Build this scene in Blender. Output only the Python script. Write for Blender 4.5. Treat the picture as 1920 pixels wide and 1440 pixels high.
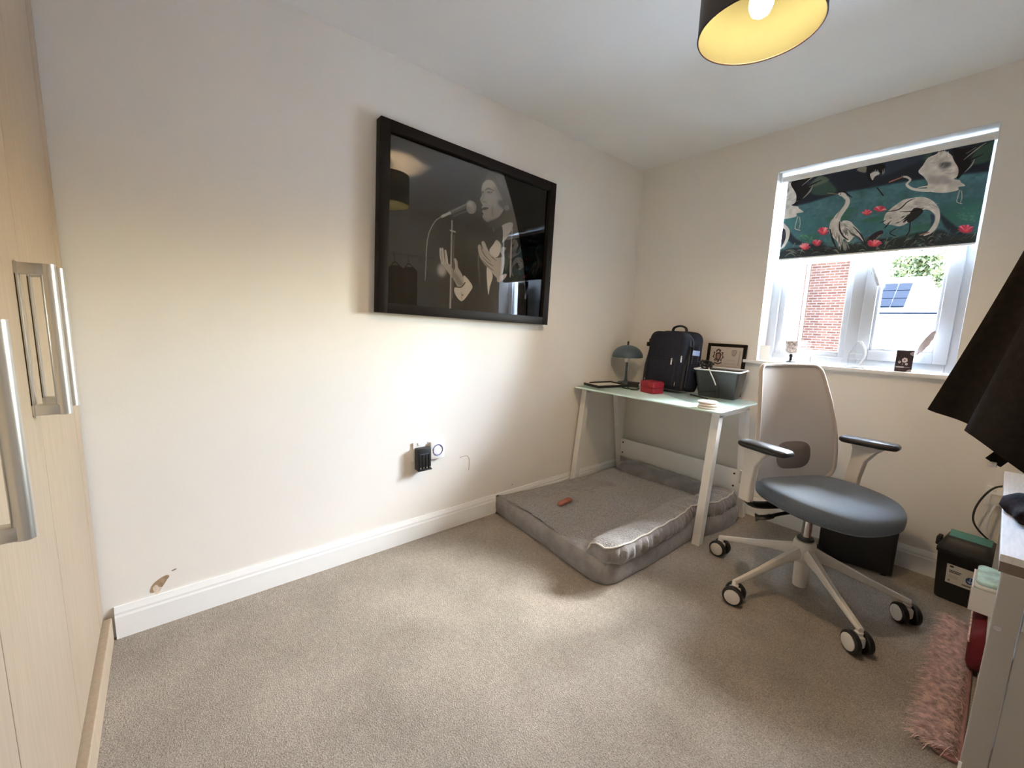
import bpy, bmesh, math, random
import numpy as np
from mathutils import Vector, Matrix
for o in list(bpy.data.objects): bpy.data.objects.remove(o)
S = bpy.context.scene
COL = S.collection
PI = math.pi
random.seed(7); RNG = np.random.default_rng(7)

# ------------------------------------------------------------------ camera, sky, exposure
def make_camera():
    yaw, pitch, roll, f = .869050, .143722, .0340375, 780.1
    fw = Vector((-math.sin(yaw)*math.cos(pitch), math.cos(yaw)*math.cos(pitch), -math.sin(pitch)))
    r = Vector((math.cos(yaw), math.sin(yaw), 0)); u = r.cross(fw)
    r2 = r*math.cos(roll)+u*math.sin(roll); u2 = -r*math.sin(roll)+u*math.cos(roll)
    c = bpy.data.cameras.new('camera'); o = bpy.data.objects.new('camera', c); COL.objects.link(o)
    c.sensor_width = 36; c.sensor_fit = 'HORIZONTAL'; c.lens = f/1920*36; c.clip_start = .01; c.clip_end = 500
    o.matrix_world = Matrix(((r2.x, u2.x, -fw.x, 1.9436), (r2.y, u2.y, -fw.y, -2.8675), (r2.z, u2.z, -fw.z, 1.17498), (0, 0, 0, 1)))
    S.camera = o
make_camera()
SKY, SUN, BULB, EXPO = 9.0, 60.0, 385.0, 0.80
S.cycles.max_bounces = 14; S.cycles.diffuse_bounces = 10; S.cycles.transparent_max_bounces = 16; S.cycles.sample_clamp_indirect = 20
w = bpy.data.worlds.new('sky'); S.world = w; w.use_nodes = True
nt = w.node_tree; bg = nt.nodes['Background']
sk = nt.nodes.new('ShaderNodeTexSky'); sk.sky_type = 'NISHITA'; sk.sun_disc = False
sk.sun_elevation = math.radians(42); sk.sun_rotation = math.radians(20); sk.air_density = 1.0; sk.dust_density = 3.0; sk.ozone_density = 1.0
tn = nt.nodes.new('ShaderNodeMix'); tn.data_type = 'RGBA'; tn.blend_type = 'MULTIPLY'; tn.inputs[0].default_value = 1; tn.inputs[7].default_value = (.86, 1.0, 1.17, 1)   # camera white balance sits between lamp and daylight
nt.links.new(sk.outputs[0], tn.inputs[6]); nt.links.new(tn.outputs[2], bg.inputs[0]); bg.inputs[1].default_value = SKY
def portal():
    l = bpy.data.lights.new('window_portal', 'AREA'); l.shape = 'RECTANGLE'; l.size = .88; l.size_y = 1.14
    o = bpy.data.objects.new('window_portal', l); COL.objects.link(o)
    o.location = (1.36, .2, 1.55); o.rotation_euler = (PI/2, 0, PI); l.cycles.is_portal = True
    o.rotation_euler = (-PI/2, 0, 0)
portal()
def sun():
    l = bpy.data.lights.new('sun', 'SUN'); l.energy = SUN; l.angle = .01; l.color = (.88, 1, 1.12)
    o = bpy.data.objects.new('sun', l); COL.objects.link(o); o.rotation_euler = Vector((.6, .16, -.9)).to_track_quat('-Z', 'Y').to_euler()
sun()
S.view_settings.view_transform = 'Standard'; S.view_settings.look = 'None'
S.view_settings.exposure = EXPO; S.view_settings.gamma = 1; S.view_settings.use_curve_mapping = False

# ------------------------------------------------------------------ materials
def lin(c): return tuple(((v/255)/12.92 if v/255 <= .04045 else ((v/255+.055)/1.055)**2.4) for v in c)
def mat(name, col, rough=.6, metal=0, var=0, vscale=30, bump=0, bscale=200, stretch=None, sheen=0, spec=.5, coat=0):
    m = bpy.data.materials.new(name); m.use_nodes = True; t = m.node_tree; b = t.nodes['Principled BSDF']
    b.inputs['Base Color'].default_value = (*col, 1); b.inputs['Roughness'].default_value = rough
    b.inputs['Metallic'].default_value = metal; b.inputs['Specular IOR Level'].default_value = spec
    if sheen: b.inputs['Sheen Weight'].default_value = sheen; b.inputs['Sheen Roughness'].default_value = .4
    if coat: b.inputs['Coat Weight'].default_value = coat
    tc = t.nodes.new('ShaderNodeTexCoord'); mp = t.nodes.new('ShaderNodeMapping'); t.links.new(tc.outputs['Object'], mp.inputs[0])
    if stretch: mp.inputs['Scale'].default_value = stretch
    n = t.nodes.new('ShaderNodeTexNoise'); n.inputs['Scale'].default_value = vscale; n.inputs['Detail'].default_value = 5
    t.links.new(mp.outputs[0], n.inputs['Vector'])
    mx = t.nodes.new('ShaderNodeMix'); mx.data_type = 'RGBA'
    v = var or .02
    mx.inputs[6].default_value = (*[max(0, c*(1-v)) for c in col], 1); mx.inputs[7].default_value = (*[min(1, c*(1+v)) for c in col], 1)
    rp = t.nodes.new('ShaderNodeMapRange'); rp.inputs[1].default_value = .3; rp.inputs[2].default_value = .7
    t.links.new(n.outputs[0], rp.inputs[0]); t.links.new(rp.outputs[0], mx.inputs[0]); t.links.new(mx.outputs[2], b.inputs['Base Color'])
    if bump:
        n2 = t.nodes.new('ShaderNodeTexNoise'); n2.inputs['Scale'].default_value = bscale; n2.inputs['Detail'].default_value = 3
        t.links.new(mp.outputs[0], n2.inputs['Vector'])
        bp = t.nodes.new('ShaderNodeBump'); bp.inputs['Strength'].default_value = bump; bp.inputs['Distance'].default_value = .01
        t.links.new(n2.outputs[0], bp.inputs['Height']); t.links.new(bp.outputs[0], b.inputs['Normal'])
    return m
def emit(name, col, s):
    m = bpy.data.materials.new(name); m.use_nodes = True; t = m.node_tree; t.nodes.remove(t.nodes['Principled BSDF'])
    e = t.nodes.new('ShaderNodeEmission'); e.inputs[0].default_value = (*col, 1); e.inputs[1].default_value = s
    t.links.new(e.outputs[0], t.nodes['Material Output'].inputs[0]); return m
def glassy(name, tint=(1, 1, 1), ior=1.45, body=None, bodyfac=0, rough=.0):
    m = bpy.data.materials.new(name); m.use_nodes = True; t = m.node_tree; t.nodes.remove(t.nodes['Principled BSDF'])
    tr = t.nodes.new('ShaderNodeBsdfTransparent'); tr.inputs[0].default_value = (*tint, 1)
    last = tr
    if body:
        d = t.nodes.new('ShaderNodeBsdfDiffuse'); d.inputs[0].default_value = (*body, 1)
        m1 = t.nodes.new('ShaderNodeMixShader'); m1.inputs[0].default_value = bodyfac
        t.links.new(tr.outputs[0], m1.inputs[1]); t.links.new(d.outputs[0], m1.inputs[2]); last = m1
    g = t.nodes.new('ShaderNodeBsdfGlossy'); g.inputs['Roughness'].default_value = rough
    f = t.nodes.new('ShaderNodeFresnel'); f.inputs[0].default_value = ior
    m2 = t.nodes.new('ShaderNodeMixShader'); t.links.new(f.outputs[0], m2.inputs[0])
    t.links.new(last.outputs[0], m2.inputs[1]); t.links.new(g.outputs[0], m2.inputs[2])
    t.links.new(m2.outputs[0], t.nodes['Material Output'].inputs[0]); return m
def carpet_mat():
    m = bpy.data.materials.new('carpet'); m.use_nodes = True; t = m.node_tree; b = t.nodes['Principled BSDF']
    b.inputs['Roughness'].default_value = 1; b.inputs['Specular IOR Level'].default_value = .1
    tc = t.nodes.new('ShaderNodeTexCoord')
    def noise(s, d, r=.5):
        n = t.nodes.new('ShaderNodeTexNoise'); n.inputs['Scale'].default_value = s; n.inputs['Detail'].default_value = d; n.inputs['Roughness'].default_value = r
        t.links.new(tc.outputs['Object'], n.inputs['Vector']); return n
    n1 = noise(230, 3, .7); n2 = noise(4, 4); n3 = noise(55, 2)
    r1 = t.nodes.new('ShaderNodeValToRGB'); e = r1.color_ramp.elements
    e[0].position = .32; e[0].color = (.215, .18, .148, 1); e[1].position = .68; e[1].color = (.56, .495, .425, 1)
    t.links.new(n1.outputs[0], r1.inputs[0])
    mr = t.nodes.new('ShaderNodeMapRange'); mr.inputs[1].default_value = .3; mr.inputs[2].default_value = .7; mr.inputs[3].default_value = .84; mr.inputs[4].default_value = 1.1
    t.links.new(n2.outputs[0], mr.inputs[0])
    mr3 = t.nodes.new('ShaderNodeMapRange'); mr3.inputs[1].default_value = .3; mr3.inputs[2].default_value = .7; mr3.inputs[3].default_value = .9; mr3.inputs[4].default_value = 1.08
    t.links.new(n3.outputs[0], mr3.inputs[0])
    mu = t.nodes.new('ShaderNodeMath'); mu.operation = 'MULTIPLY'; t.links.new(mr.outputs[0], mu.inputs[0]); t.links.new(mr3.outputs[0], mu.inputs[1])
    vm = t.nodes.new('ShaderNodeVectorMath'); vm.operation = 'SCALE'; t.links.new(r1.outputs[0], vm.inputs[0]); t.links.new(mu.outputs[0], vm.inputs['Scale'])
    t.links.new(vm.outputs[0], b.inputs['Base Color'])
    bp = t.nodes.new('ShaderNodeBump'); bp.inputs['Strength'].default_value = .9; bp.inputs['Distance'].default_value = .006
    t.links.new(n1.outputs[0], bp.inputs['Height']); t.links.new(bp.outputs[0], b.inputs['Normal'])
    return m
def brick_mat():
    m = bpy.data.materials.new('brickwork'); m.use_nodes = True; t = m.node_tree; b = t.nodes['Principled BSDF']
    b.inputs['Roughness'].default_value = .9; b.inputs['Specular IOR Level'].default_value = 0
    tc = t.nodes.new('ShaderNodeTexCoord'); sx = t.nodes.new('ShaderNodeSeparateXYZ'); cx = t.nodes.new('ShaderNodeCombineXYZ')
    t.links.new(tc.outputs['Object'], sx.inputs[0]); ad = t.nodes.new('ShaderNodeMath'); ad.operation = 'ADD'
    t.links.new(sx.outputs[0], ad.inputs[0]); t.links.new(sx.outputs[1], ad.inputs[1])
    t.links.new(ad.outputs[0], cx.inputs[0]); t.links.new(sx.outputs[2], cx.inputs[1])
    k = t.nodes.new('ShaderNodeTexBrick'); k.inputs['Scale'].default_value = 1; k.inputs['Brick Width'].default_value = .225; k.inputs['Row Height'].default_value = .075
    k.inputs['Mortar Size'].default_value = .011; k.inputs['Color1'].default_value = (.046, .0195, .0120, 1); k.inputs['Color2'].default_value = (.030, .0115, .0072, 1); k.inputs['Mortar'].default_value = (.062, .042, .030, 1)
    t.links.new(cx.outputs[0], k.inputs['Vector']); t.links.new(k.outputs[0], b.inputs['Base Color'])
    return m
M = {}
M['wall'] = mat('wall_paint', (.83, .80, .75), .75, var=.012, vscale=3, bump=.05, bscale=300)
M['ceiling'] = mat('ceiling_paint', (.84, .84, .83), .8, var=.01, vscale=3, bump=.03)
M['reveal'] = mat('reveal_paint', (.74, .74, .73), .6, var=.01)
M['white'] = mat('white_gloss', (.86, .86, .85), .35, var=.01)
M['upvc'] = mat('upvc', (.57, .60, .65), .3, var=.01)
M['carpet'] = carpet_mat()
M['wardrobe'] = mat('pale_wood_foil', (.41, .315, .22), .6, var=.07, vscale=8, stretch=(14, 14, .8), bump=.05, bscale=14)
M['wardrobe_dark'] = mat('gap_dark', (.25, .2, .16), .7)
M['steel'] = mat('brushed_steel', (.62, .60, .57), .32, 1, var=.08, vscale=60, stretch=(1, 1, .03))
M['frame_dark'] = mat('dark_brown_frame', (.012, .009, .008), .5, var=.1, vscale=40, spec=.12)
M['black'] = mat('black_plastic', (.012, .012, .013), .45)
M['black_soft'] = mat('black_cloth', (.011, .0085, .0075), .95, var=.25, vscale=60, bump=.2, bscale=500, sheen=.12, spec=.1)
M['brown_cloth'] = mat('brown_black_cloth', (.020, .0125, .010), .95, var=.5, vscale=90, bump=.3, bscale=400, spec=.1)
M['navy'] = mat('navy_nylon', (.012, .014, .026), .7, var=.2, vscale=60, bump=.15, bscale=350, spec=.3)
M['navy_light'] = mat('navy_trim', (.07, .08, .11), .5)
M['blue_pale'] = mat('pale_blue_label', (.38, .50, .75), .6)
M['red_tin'] = mat('red_tin', (.32, .013, .028), .35, var=.08, vscale=20)
M['glass_desk'] = mat('frosted_aqua_glass', (.70, .93, .88), .13, var=.01, coat=.3)
M['desk_metal'] = mat('white_metal', (.80, .79, .76), .4, var=.01)
M['bed_velvet'] = mat('grey_velvet', (.265, .245, .245), .9, var=.18, vscale=18, bump=.25, bscale=90, sheen=.5)
M['bed_fur'] = mat('grey_plush', (.30, .285, .28), .95, var=.48, vscale=130, bump=.9, bscale=120, sheen=.4, stretch=(1, 1.6, 1))
M['piping'] = mat('pale_piping', (.62, .58, .53), .7)
M['treat'] = mat('pink_chew', (.36, .125, .095), .6, var=.2, vscale=60)
M['lamp_teal'] = mat('blue_grey_enamel', (.066, .100, .135), .45)
M['chrome'] = mat('chrome', (.75, .75, .76), .12, 1)
M['paper'] = mat('paper', (.78, .74, .68), .8, var=.03, vscale=9)
M['tray'] = glassy('smoky_plastic', (.40, .41, .42), 1.4, (.07, .072, .076), .5, .1)
M['tray_rim'] = mat('tray_rim', (.74, .76, .78), .4)
M['coaster'] = mat('coaster', (.80, .77, .72), .7, var=.05)
M['coaster_edge'] = mat('coaster_wood', (.45, .30, .19), .7)
M['mesh'] = glassy('chair_mesh', (.55, .52, .51), 1.12, (.47, .45, .445), .84, .5)
M['mesh_rim'] = mat('taupe_rim', (.42, .38, .355), .7, var=.06, vscale=200)
M['lumbar'] = mat('lumbar_pad', (.155, .13, .12), .8)
M['chair_beige'] = mat('light_beige_plastic', (.70, .655, .595), .45)
M['seat'] = mat('slate_fabric', (.115, .138, .172), .95, var=.13, vscale=250, bump=.25, bscale=600, sheen=.25)
M['bin_black'] = mat('bin_black', (.014, .014, .015), .5)
M['bin_green'] = mat('bin_green', (.075, .24, .21), .55, var=.1)
M['unit_grey'] = mat('greige_panel', (.40, .375, .345), .28, var=.03, vscale=6)
M['unit_edge'] = mat('brown_edge', (.17, .125, .09), .6)
M['unit_top'] = mat('white_oak_foil', (.60, .58, .545), .6, var=.07, vscale=30, stretch=(6, .7, 1))
M['rug_base'] = mat('pink_rug_base', (.36, .19, .165), .95, var=.2)
M['rug_pile'] = mat('pink_rug_pile', (.76, .49, .435), .9, var=.5, vscale=60)
M['red_bag'] = mat('dark_red_fabric', (.13, .006, .012), .85, var=.15, bump=.2)
M['teal_cloth'] = mat('teal_white_cloth', (.50, .72, .70), .85, var=.35, vscale=22)
M['shade_out'] = mat('dark_bronze_shade', (.030, .022, .018), .55, bump=.1, bscale=500)
M['shade_in'] = mat('gold_lining', (.024, .026, .0145), .7, var=.03, spec=.05)
M['bulb'] = emit('bulb_glow', (1, .70, .40), BULB)
M['cable_white'] = mat('white_cable', (.7, .7, .68), .5)
M['pane'] = glassy('window_glass', (.96, .98, .98), 1.45)
M['pic_glass'] = glassy('picture_glass', (.97, .97, .97), 1.5)
M['acrylic'] = glassy('clear_acrylic', (.97, .98, .99), 1.25, (.8, .85, .9), .05)
M['brick'] = brick_mat()
M['render'] = mat('white_render', (.16, .155, .15), .9)
M['roof'] = mat('pale_grey_tiles', (.12, .115, .11), .8, var=.08, vscale=4)
M['solar'] = mat('solar_cells', (.0028, .0040, .0065), .8, spec=.02)
M['leaf'] = mat('leaves', (.065, .065, .013), .8, var=.5, vscale=2)
M['bark'] = mat('bark', (.1, .07, .05), .9)
M['ground'] = mat('outdoor_paving', (.42, .41, .39), .9, var=.1, vscale=2)
M['feather'] = mat('grey_feather', (.62, .57, .60), .8, var=.2)
M['plaster'] = mat('bare_plaster', (.36, .25, .155), .9, var=.3, vscale=60)
M['plaster_light'] = mat('chipped_filler', (.70, .60, .50), .9, var=.2, vscale=80)
M['blue'] = mat('blue_ring', (.12, .12, .36), .4)
M['gold_contact'] = mat('metal_contact', (.72, .68, .55), .3, 1)
M['copper'] = mat('mosaic_glass', (.5, .42, .38), .3, var=.7, vscale=90)

# ------------------------------------------------------------------ mesh builder
class MB:
    def __init__(s): s.bm = bmesh.new()
    def box(s, c, size, rz=0, bev=0, seg=2, mtx=None, taper=None):
        r = bmesh.ops.create_cube(s.bm, size=1); vs = r['verts']
        for v in vs:
            k = 1
            if taper and v.co.z > 0: k = taper
            v.co = Vector((v.co.x*size[0]*k, v.co.y*size[1]*k, v.co.z*size[2]))
        if bev:
            es = list({e for v in vs for e in v.link_edges})
            rr = bmesh.ops.bevel(s.bm, geom=es, offset=bev, segments=seg, affect='EDGES', profile=.5)
            vs = list({v for f in rr['faces'] for v in f.verts} | {v for v in vs if v.is_valid})
        T = Matrix.Translation(c) @ Matrix.Rotation(rz, 4, 'Z')
        if mtx is not None: T = Matrix.Translation(c) @ mtx
        for v in vs: v.co = T @ v.co
        return s
    def tube(s, pts, r, n=8, closed=False, cap=True, flat=None):
        pts = [Vector(p) for p in pts]; N = len(pts); rs = r if isinstance(r, (list, tuple)) else [r]*N
        rings = []; up = None
        for i, p in enumerate(pts):
            a = pts[(i-1) % N] if (closed or i > 0) else p; b = pts[(i+1) % N] if (closed or i < N-1) else p
            d = (b-a).normalized()
            if up is None:
                up = Vector((0, 0, 1)) if abs(d.z) < .9 else Vector((1, 0, 0))
            x = up.cross(d)
            if x.length < 1e-6: x = Vector((1, 0, 0)).cross(d)
            x.normalize(); y = d.cross(x); up = y
            fx, fy = flat if flat else (1, 1)
            rings.append([s.bm.verts.new(p+x*math.cos(2*PI*k/n)*rs[i]*fx+y*math.sin(2*PI*k/n)*rs[i]*fy) for k in range(n)])
        for i in range(N if closed else N-1):
            A, B = rings[i], rings[(i+1) % N]
            for k in range(n): s.bm.faces.new((A[k], A[(k+1) % n], B[(k+1) % n], B[k]))
        if cap and not closed:
            s.bm.faces.new(rings[0][::-1]); s.bm.faces.new(rings[-1])
        return s
    def cyl(s, a, b, r, n=16, r2=None): return s.tube([a, b], [r, r if r2 is None else r2], n)
    def lathe(s, prof, c=(0, 0, 0), n=32, cap=True, mtx=None):
        T = Matrix.Translation(c) @ (mtx if mtx is not None else Matrix())
        rings = [[s.bm.verts.new(T @ Vector((r*math.cos(2*PI*k/n), r*math.sin(2*PI*k/n), z))) for k in range(n)] for r, z in prof]
        for A, B in zip(rings, rings[1:]):
            for k in range(n): s.bm.faces.new((A[k], A[(k+1) % n], B[(k+1) % n], B[k]))
        if cap: s.bm.faces.new(rings[0][::-1]); s.bm.faces.new(rings[-1])
        return s
    def rings(s, loops, capa=True, capb=True):
        R = [[s.bm.verts.new(Vector(p)) for p in l] for l in loops]; n = len(R[0])
        for A, B in zip(R, R[1:]):
            for k in range(n): s.bm.faces.new((A[k], A[(k+1) % n], B[(k+1) % n], B[k]))
        if capa: s.bm.faces.new(R[0][::-1])
        if capb: s.bm.faces.new(R[-1])
        return s
    def prism(s, poly, h0, h1, axis='z', mtx=None):
        T = mtx if mtx is not None else Matrix()
        def P(a, b, h): return T @ Vector({'z': (a, b, h), 'y': (a, h, b), 'x': (h, a, b)}[axis])
        return s.rings([[P(a, b, h0) for a, b in poly], [P(a, b, h1) for a, b in poly]])
    def grid(s, fn, nu, nv):
        V = [[s.bm.verts.new(Vector(fn(i/nu, j/nv))) for j in range(nv+1)] for i in range(nu+1)]
        for i in range(nu):
            for j in range(nv): s.bm.faces.new((V[i][j], V[i+1][j], V[i+1][j+1], V[i][j+1]))
        return s
    def build(s, name, m, parent=None, smooth=True, solid=0, ang=40):
        bmesh.ops.recalc_face_normals(s.bm, faces=s.bm.faces[:])
        me = bpy.data.meshes.new(name); s.bm.to_mesh(me); s.bm.free()
        o = bpy.data.objects.new(name, me); COL.objects.link(o)
        ms = m if isinstance(m, list) else [m]
        for q in ms: me.materials.append(M[q] if isinstance(q, str) else q)
        if smooth:
            me.polygons.foreach_set('use_smooth', [True]*len(me.polygons))
            me.set_sharp_from_angle(angle=math.radians(ang))
        if parent is not None: o.parent = parent
        if solid:
            md = o.modifiers.new('solid', 'SOLIDIFY'); md.thickness = solid; md.offset = 0
        return o
def empty(name, loc=(0, 0, 0), rz=0, parent=None):
    o = bpy.data.objects.new(name, None); o.empty_display_size = .1; COL.objects.link(o); o.location = loc; o.rotation_euler = (0, 0, rz)
    if parent is not None: o.parent = parent
    return o
def tag(o, label, cat, group=None):
    o['label'] = label; o['category'] = cat
    if group: o['group'] = group
    return o
def struct(o): o['kind'] = 'structure'; return o
def thing(name, loc, label, cat, rz=0, group=None): return tag(empty(name, loc, rz), label, cat, group)
def catmull(pts, n=8, closed=False):
    P = [np.array(p, float) for p in pts]; out = []; N = len(P)
    for i in range(N if closed else N-1):
        p0 = P[(i-1) % N] if closed or i > 0 else P[0]; p1 = P[i]; p2 = P[(i+1) % N]; p3 = P[(i+2) % N] if closed or i+2 < N else P[-1]
        for k in range(n):
            t = k/n; out.append(.5*((2*p1)+(-p0+p2)*t+(2*p0-5*p1+4*p2-p3)*t*t+(-p0+3*p1-3*p2+p3)*t**3))
    if not closed: out.append(P[-1])
    return [tuple(q) for q in out]
def squircle(a, b, n=48, e=3.0):
    out = []
    for k in range(n):
        t = 2*PI*k/n; c, s_ = math.cos(t), math.sin(t)
        out.append((a*math.copysign(abs(c)**(2/e), c), b*math.copysign(abs(s_)**(2/e), s_)))
    return out

# ------------------------------------------------------------------ painted flat prints (poster, blind fabric, labels)
class Paint:
    def __init__(s, quad, origin, scale, W, H, bgc, ss=2):
        # quad: photograph-crop corners TL,TR,BR,BL of the flat print, mapped onto the W x H sheet
        s.W, s.H = W*ss, H*ss; s.ss = ss
        s.a = np.zeros((s.H, s.W, 3)); s.a[:] = bgc
        src = np.array(quad, float); dst = np.array([(0, 0), (s.W, 0), (s.W, s.H), (0, s.H)], float)
        A = []; b = []
        for (x, y), (X, Y) in zip(src, dst):
            A.append([x, y, 1, 0, 0, 0, -X*x, -X*y]); b.append(X); A.append([0, 0, 0, x, y, 1, -Y*x, -Y*y]); b.append(Y)
        h = np.linalg.solve(np.array(A), np.array(b)); s.h = np.append(h, 1).reshape(3, 3)
        yy, xx = np.mgrid[0:s.H, 0:s.W]; s.xx = xx+.5; s.yy = yy+.5
    def T(s, pts):
        p = np.c_[np.array(pts, float), np.ones(len(pts))] @ s.h.T
        return p[:, :2]/p[:, 2:]
    def mask_poly(s, P):
        m = np.zeros((s.H, s.W), bool)
        x0, y0 = np.floor(P.min(0)).astype(int); x1, y1 = np.ceil(P.max(0)).astype(int)
        x0, y0 = max(x0, 0), max(y0, 0); x1, y1 = min(x1, s.W), min(y1, s.H)
        if x1 <= x0 or y1 <= y0: return m
        X = s.xx[y0:y1, x0:x1]; Y = s.yy[y0:y1, x0:x1]; r = np.zeros(X.shape, bool)
        for (ax, ay), (bx, by) in zip(P, np.roll(P, -1, 0)):
            if ay == by: continue
            r ^= ((ay > Y) != (by > Y)) & (X < (bx-ax)*(Y-ay)/(by-ay)+ax)
        m[y0:y1, x0:x1] = r; return m
    def mix(s, m, col, op=1):
        k = (m*op)[..., None] if m.dtype != bool else (m.astype(float)*op)[..., None]
        s.a = s.a*(1-k)+np.array(col)*k
    def poly(s, pts, col, op=1, smooth=True, soft=0, var=0):
        P = s.T(catmull(pts, 5, True) if smooth else pts); m = s.mask_poly(P).astype(float)
        if soft: m = blur(m, soft*s.ss)
        c = np.array(col)
        if var: c = c*(1+var*s.noise(14)[..., None])
        s.mix(m, c, op)
    def stroke(s, pts, wd, col, op=1, soft=0, curve=True):
        Q = catmull(pts, 6) if curve and len(pts) > 2 else pts
        P = s.T(Q); wds = np.interp(np.linspace(0, 1, len(Q)), np.linspace(0, 1, len(wd)), wd) if isinstance(wd, (list, tuple)) else [wd]*len(Q)
        c = np.array(Q, float); k = np.linalg.norm(s.T([c[0]+(1, 0)])-P[0])*.5+np.linalg.norm(s.T([c[0]+(0, 1)])-P[0])*.5
        m = np.zeros((s.H, s.W))
        for i in range(len(P)-1):
            a, b = P[i], P[i+1]; r = max(.5*wds[i]*k, .6); pad = r+2
            x0, y0 = np.floor(np.minimum(a, b)-pad).astype(int); x1, y1 = np.ceil(np.maximum(a, b)+pad).astype(int)
            x0, y0 = max(x0, 0), max(y0, 0); x1, y1 = min(x1, s.W), min(y1, s.H)
            if x1 <= x0 or y1 <= y0: continue
            X = s.xx[y0:y1, x0:x1]; Y = s.yy[y0:y1, x0:x1]; d = b-a; L = d@d+1e-9
            t = np.clip(((X-a[0])*d[0]+(Y-a[1])*d[1])/L, 0, 1)
            D = np.hypot(X-a[0]-t*d[0], Y-a[1]-t*d[1])
            m[y0:y1, x0:x1] = np.maximum(m[y0:y1, x0:x1], np.clip(r-D+.5, 0, 1))
        if soft: m = blur(m, soft*s.ss)
        s.mix(m, col, op)
    def ell(s, c, rx, ry, col, op=1, soft=0, rot=0):
        ca, sa = math.cos(rot), math.sin(rot)
        s.poly([(c[0]+rx*math.cos(t)*ca-ry*math.sin(t)*sa, c[1]+rx*math.cos(t)*sa+ry*math.sin(t)*ca) for t in np.linspace(0, 2*PI, 20)[:-1]], col, op, True, soft)
    def noise(s, cell):
        cell *= s.ss; g = RNG.normal(size=(s.H//cell+3, s.W//cell+3))
        y = np.arange(s.H)/cell; x = np.arange(s.W)/cell; yi = y.astype(int); xi = x.astype(int); fy = (y-yi)[:, None]; fx = (x-xi)[None]
        G = lambda a, b: g[np.ix_(a, b)]
        return G(yi, xi)*(1-fy)*(1-fx)+G(yi+1, xi)*fy*(1-fx)+G(yi, xi+1)*(1-fy)*fx+G(yi+1, xi+1)*fy*fx
    def image(s, name, gain=1):
        a = np.clip(s.a, 0, 255)
        if gain != 1: a = 255*1.12*(1-np.exp(-np.maximum(a-6, 0)*gain/255))
        a = np.clip(a, 0, 240).reshape(s.H//s.ss, s.ss, s.W//s.ss, s.ss, 3).mean((1, 3))/255
        H, W = a.shape[:2]; im = bpy.data.images.new(name, W, H); px = np.ones((H, W, 4), np.float32); px[..., :3] = a[::-1]
        im.pixels.foreach_set(px.ravel()); im.pack(); return im
def blur(m, r):
    k = np.exp(-.5*(np.arange(-int(3*r), int(3*r)+1)/r)**2); k /= k.sum()
    m = np.apply_along_axis(lambda v: np.convolve(v, k, 'same'), 0, m)
    return np.apply_along_axis(lambda v: np.convolve(v, k, 'same'), 1, m)
def print_mat(name, im, rough=.6, gain=1.0):
    m = bpy.data.materials.new(name); m.use_nodes = True; t = m.node_tree; b = t.nodes['Principled BSDF']
    i = t.nodes.new('ShaderNodeTexImage'); i.image = im
    v = t.nodes.new('ShaderNodeVectorMath'); v.operation = 'SCALE'; v.inputs['Scale'].default_value = gain
    t.links.new(i.outputs[0], v.inputs[0]); t.links.new(v.outputs[0], b.inputs['Base Color']); b.inputs['Roughness'].default_value = rough
    return m
def print_quad(name, m, TL, TR, BR, BL, parent=None):
    me = bpy.data.meshes.new(name); me.from_pydata([TL, TR, BR, BL], [], [(3, 2, 1, 0)]); uv = me.uv_layers.new()
    for l, q in zip(range(4), [(0, 0), (1, 0), (1, 1), (0, 1)]): uv.data[l].uv = q
    me.materials.append(m); o = bpy.data.objects.new(name, me); COL.objects.link(o)
    if parent is not None: o.parent = parent
    return o

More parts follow.
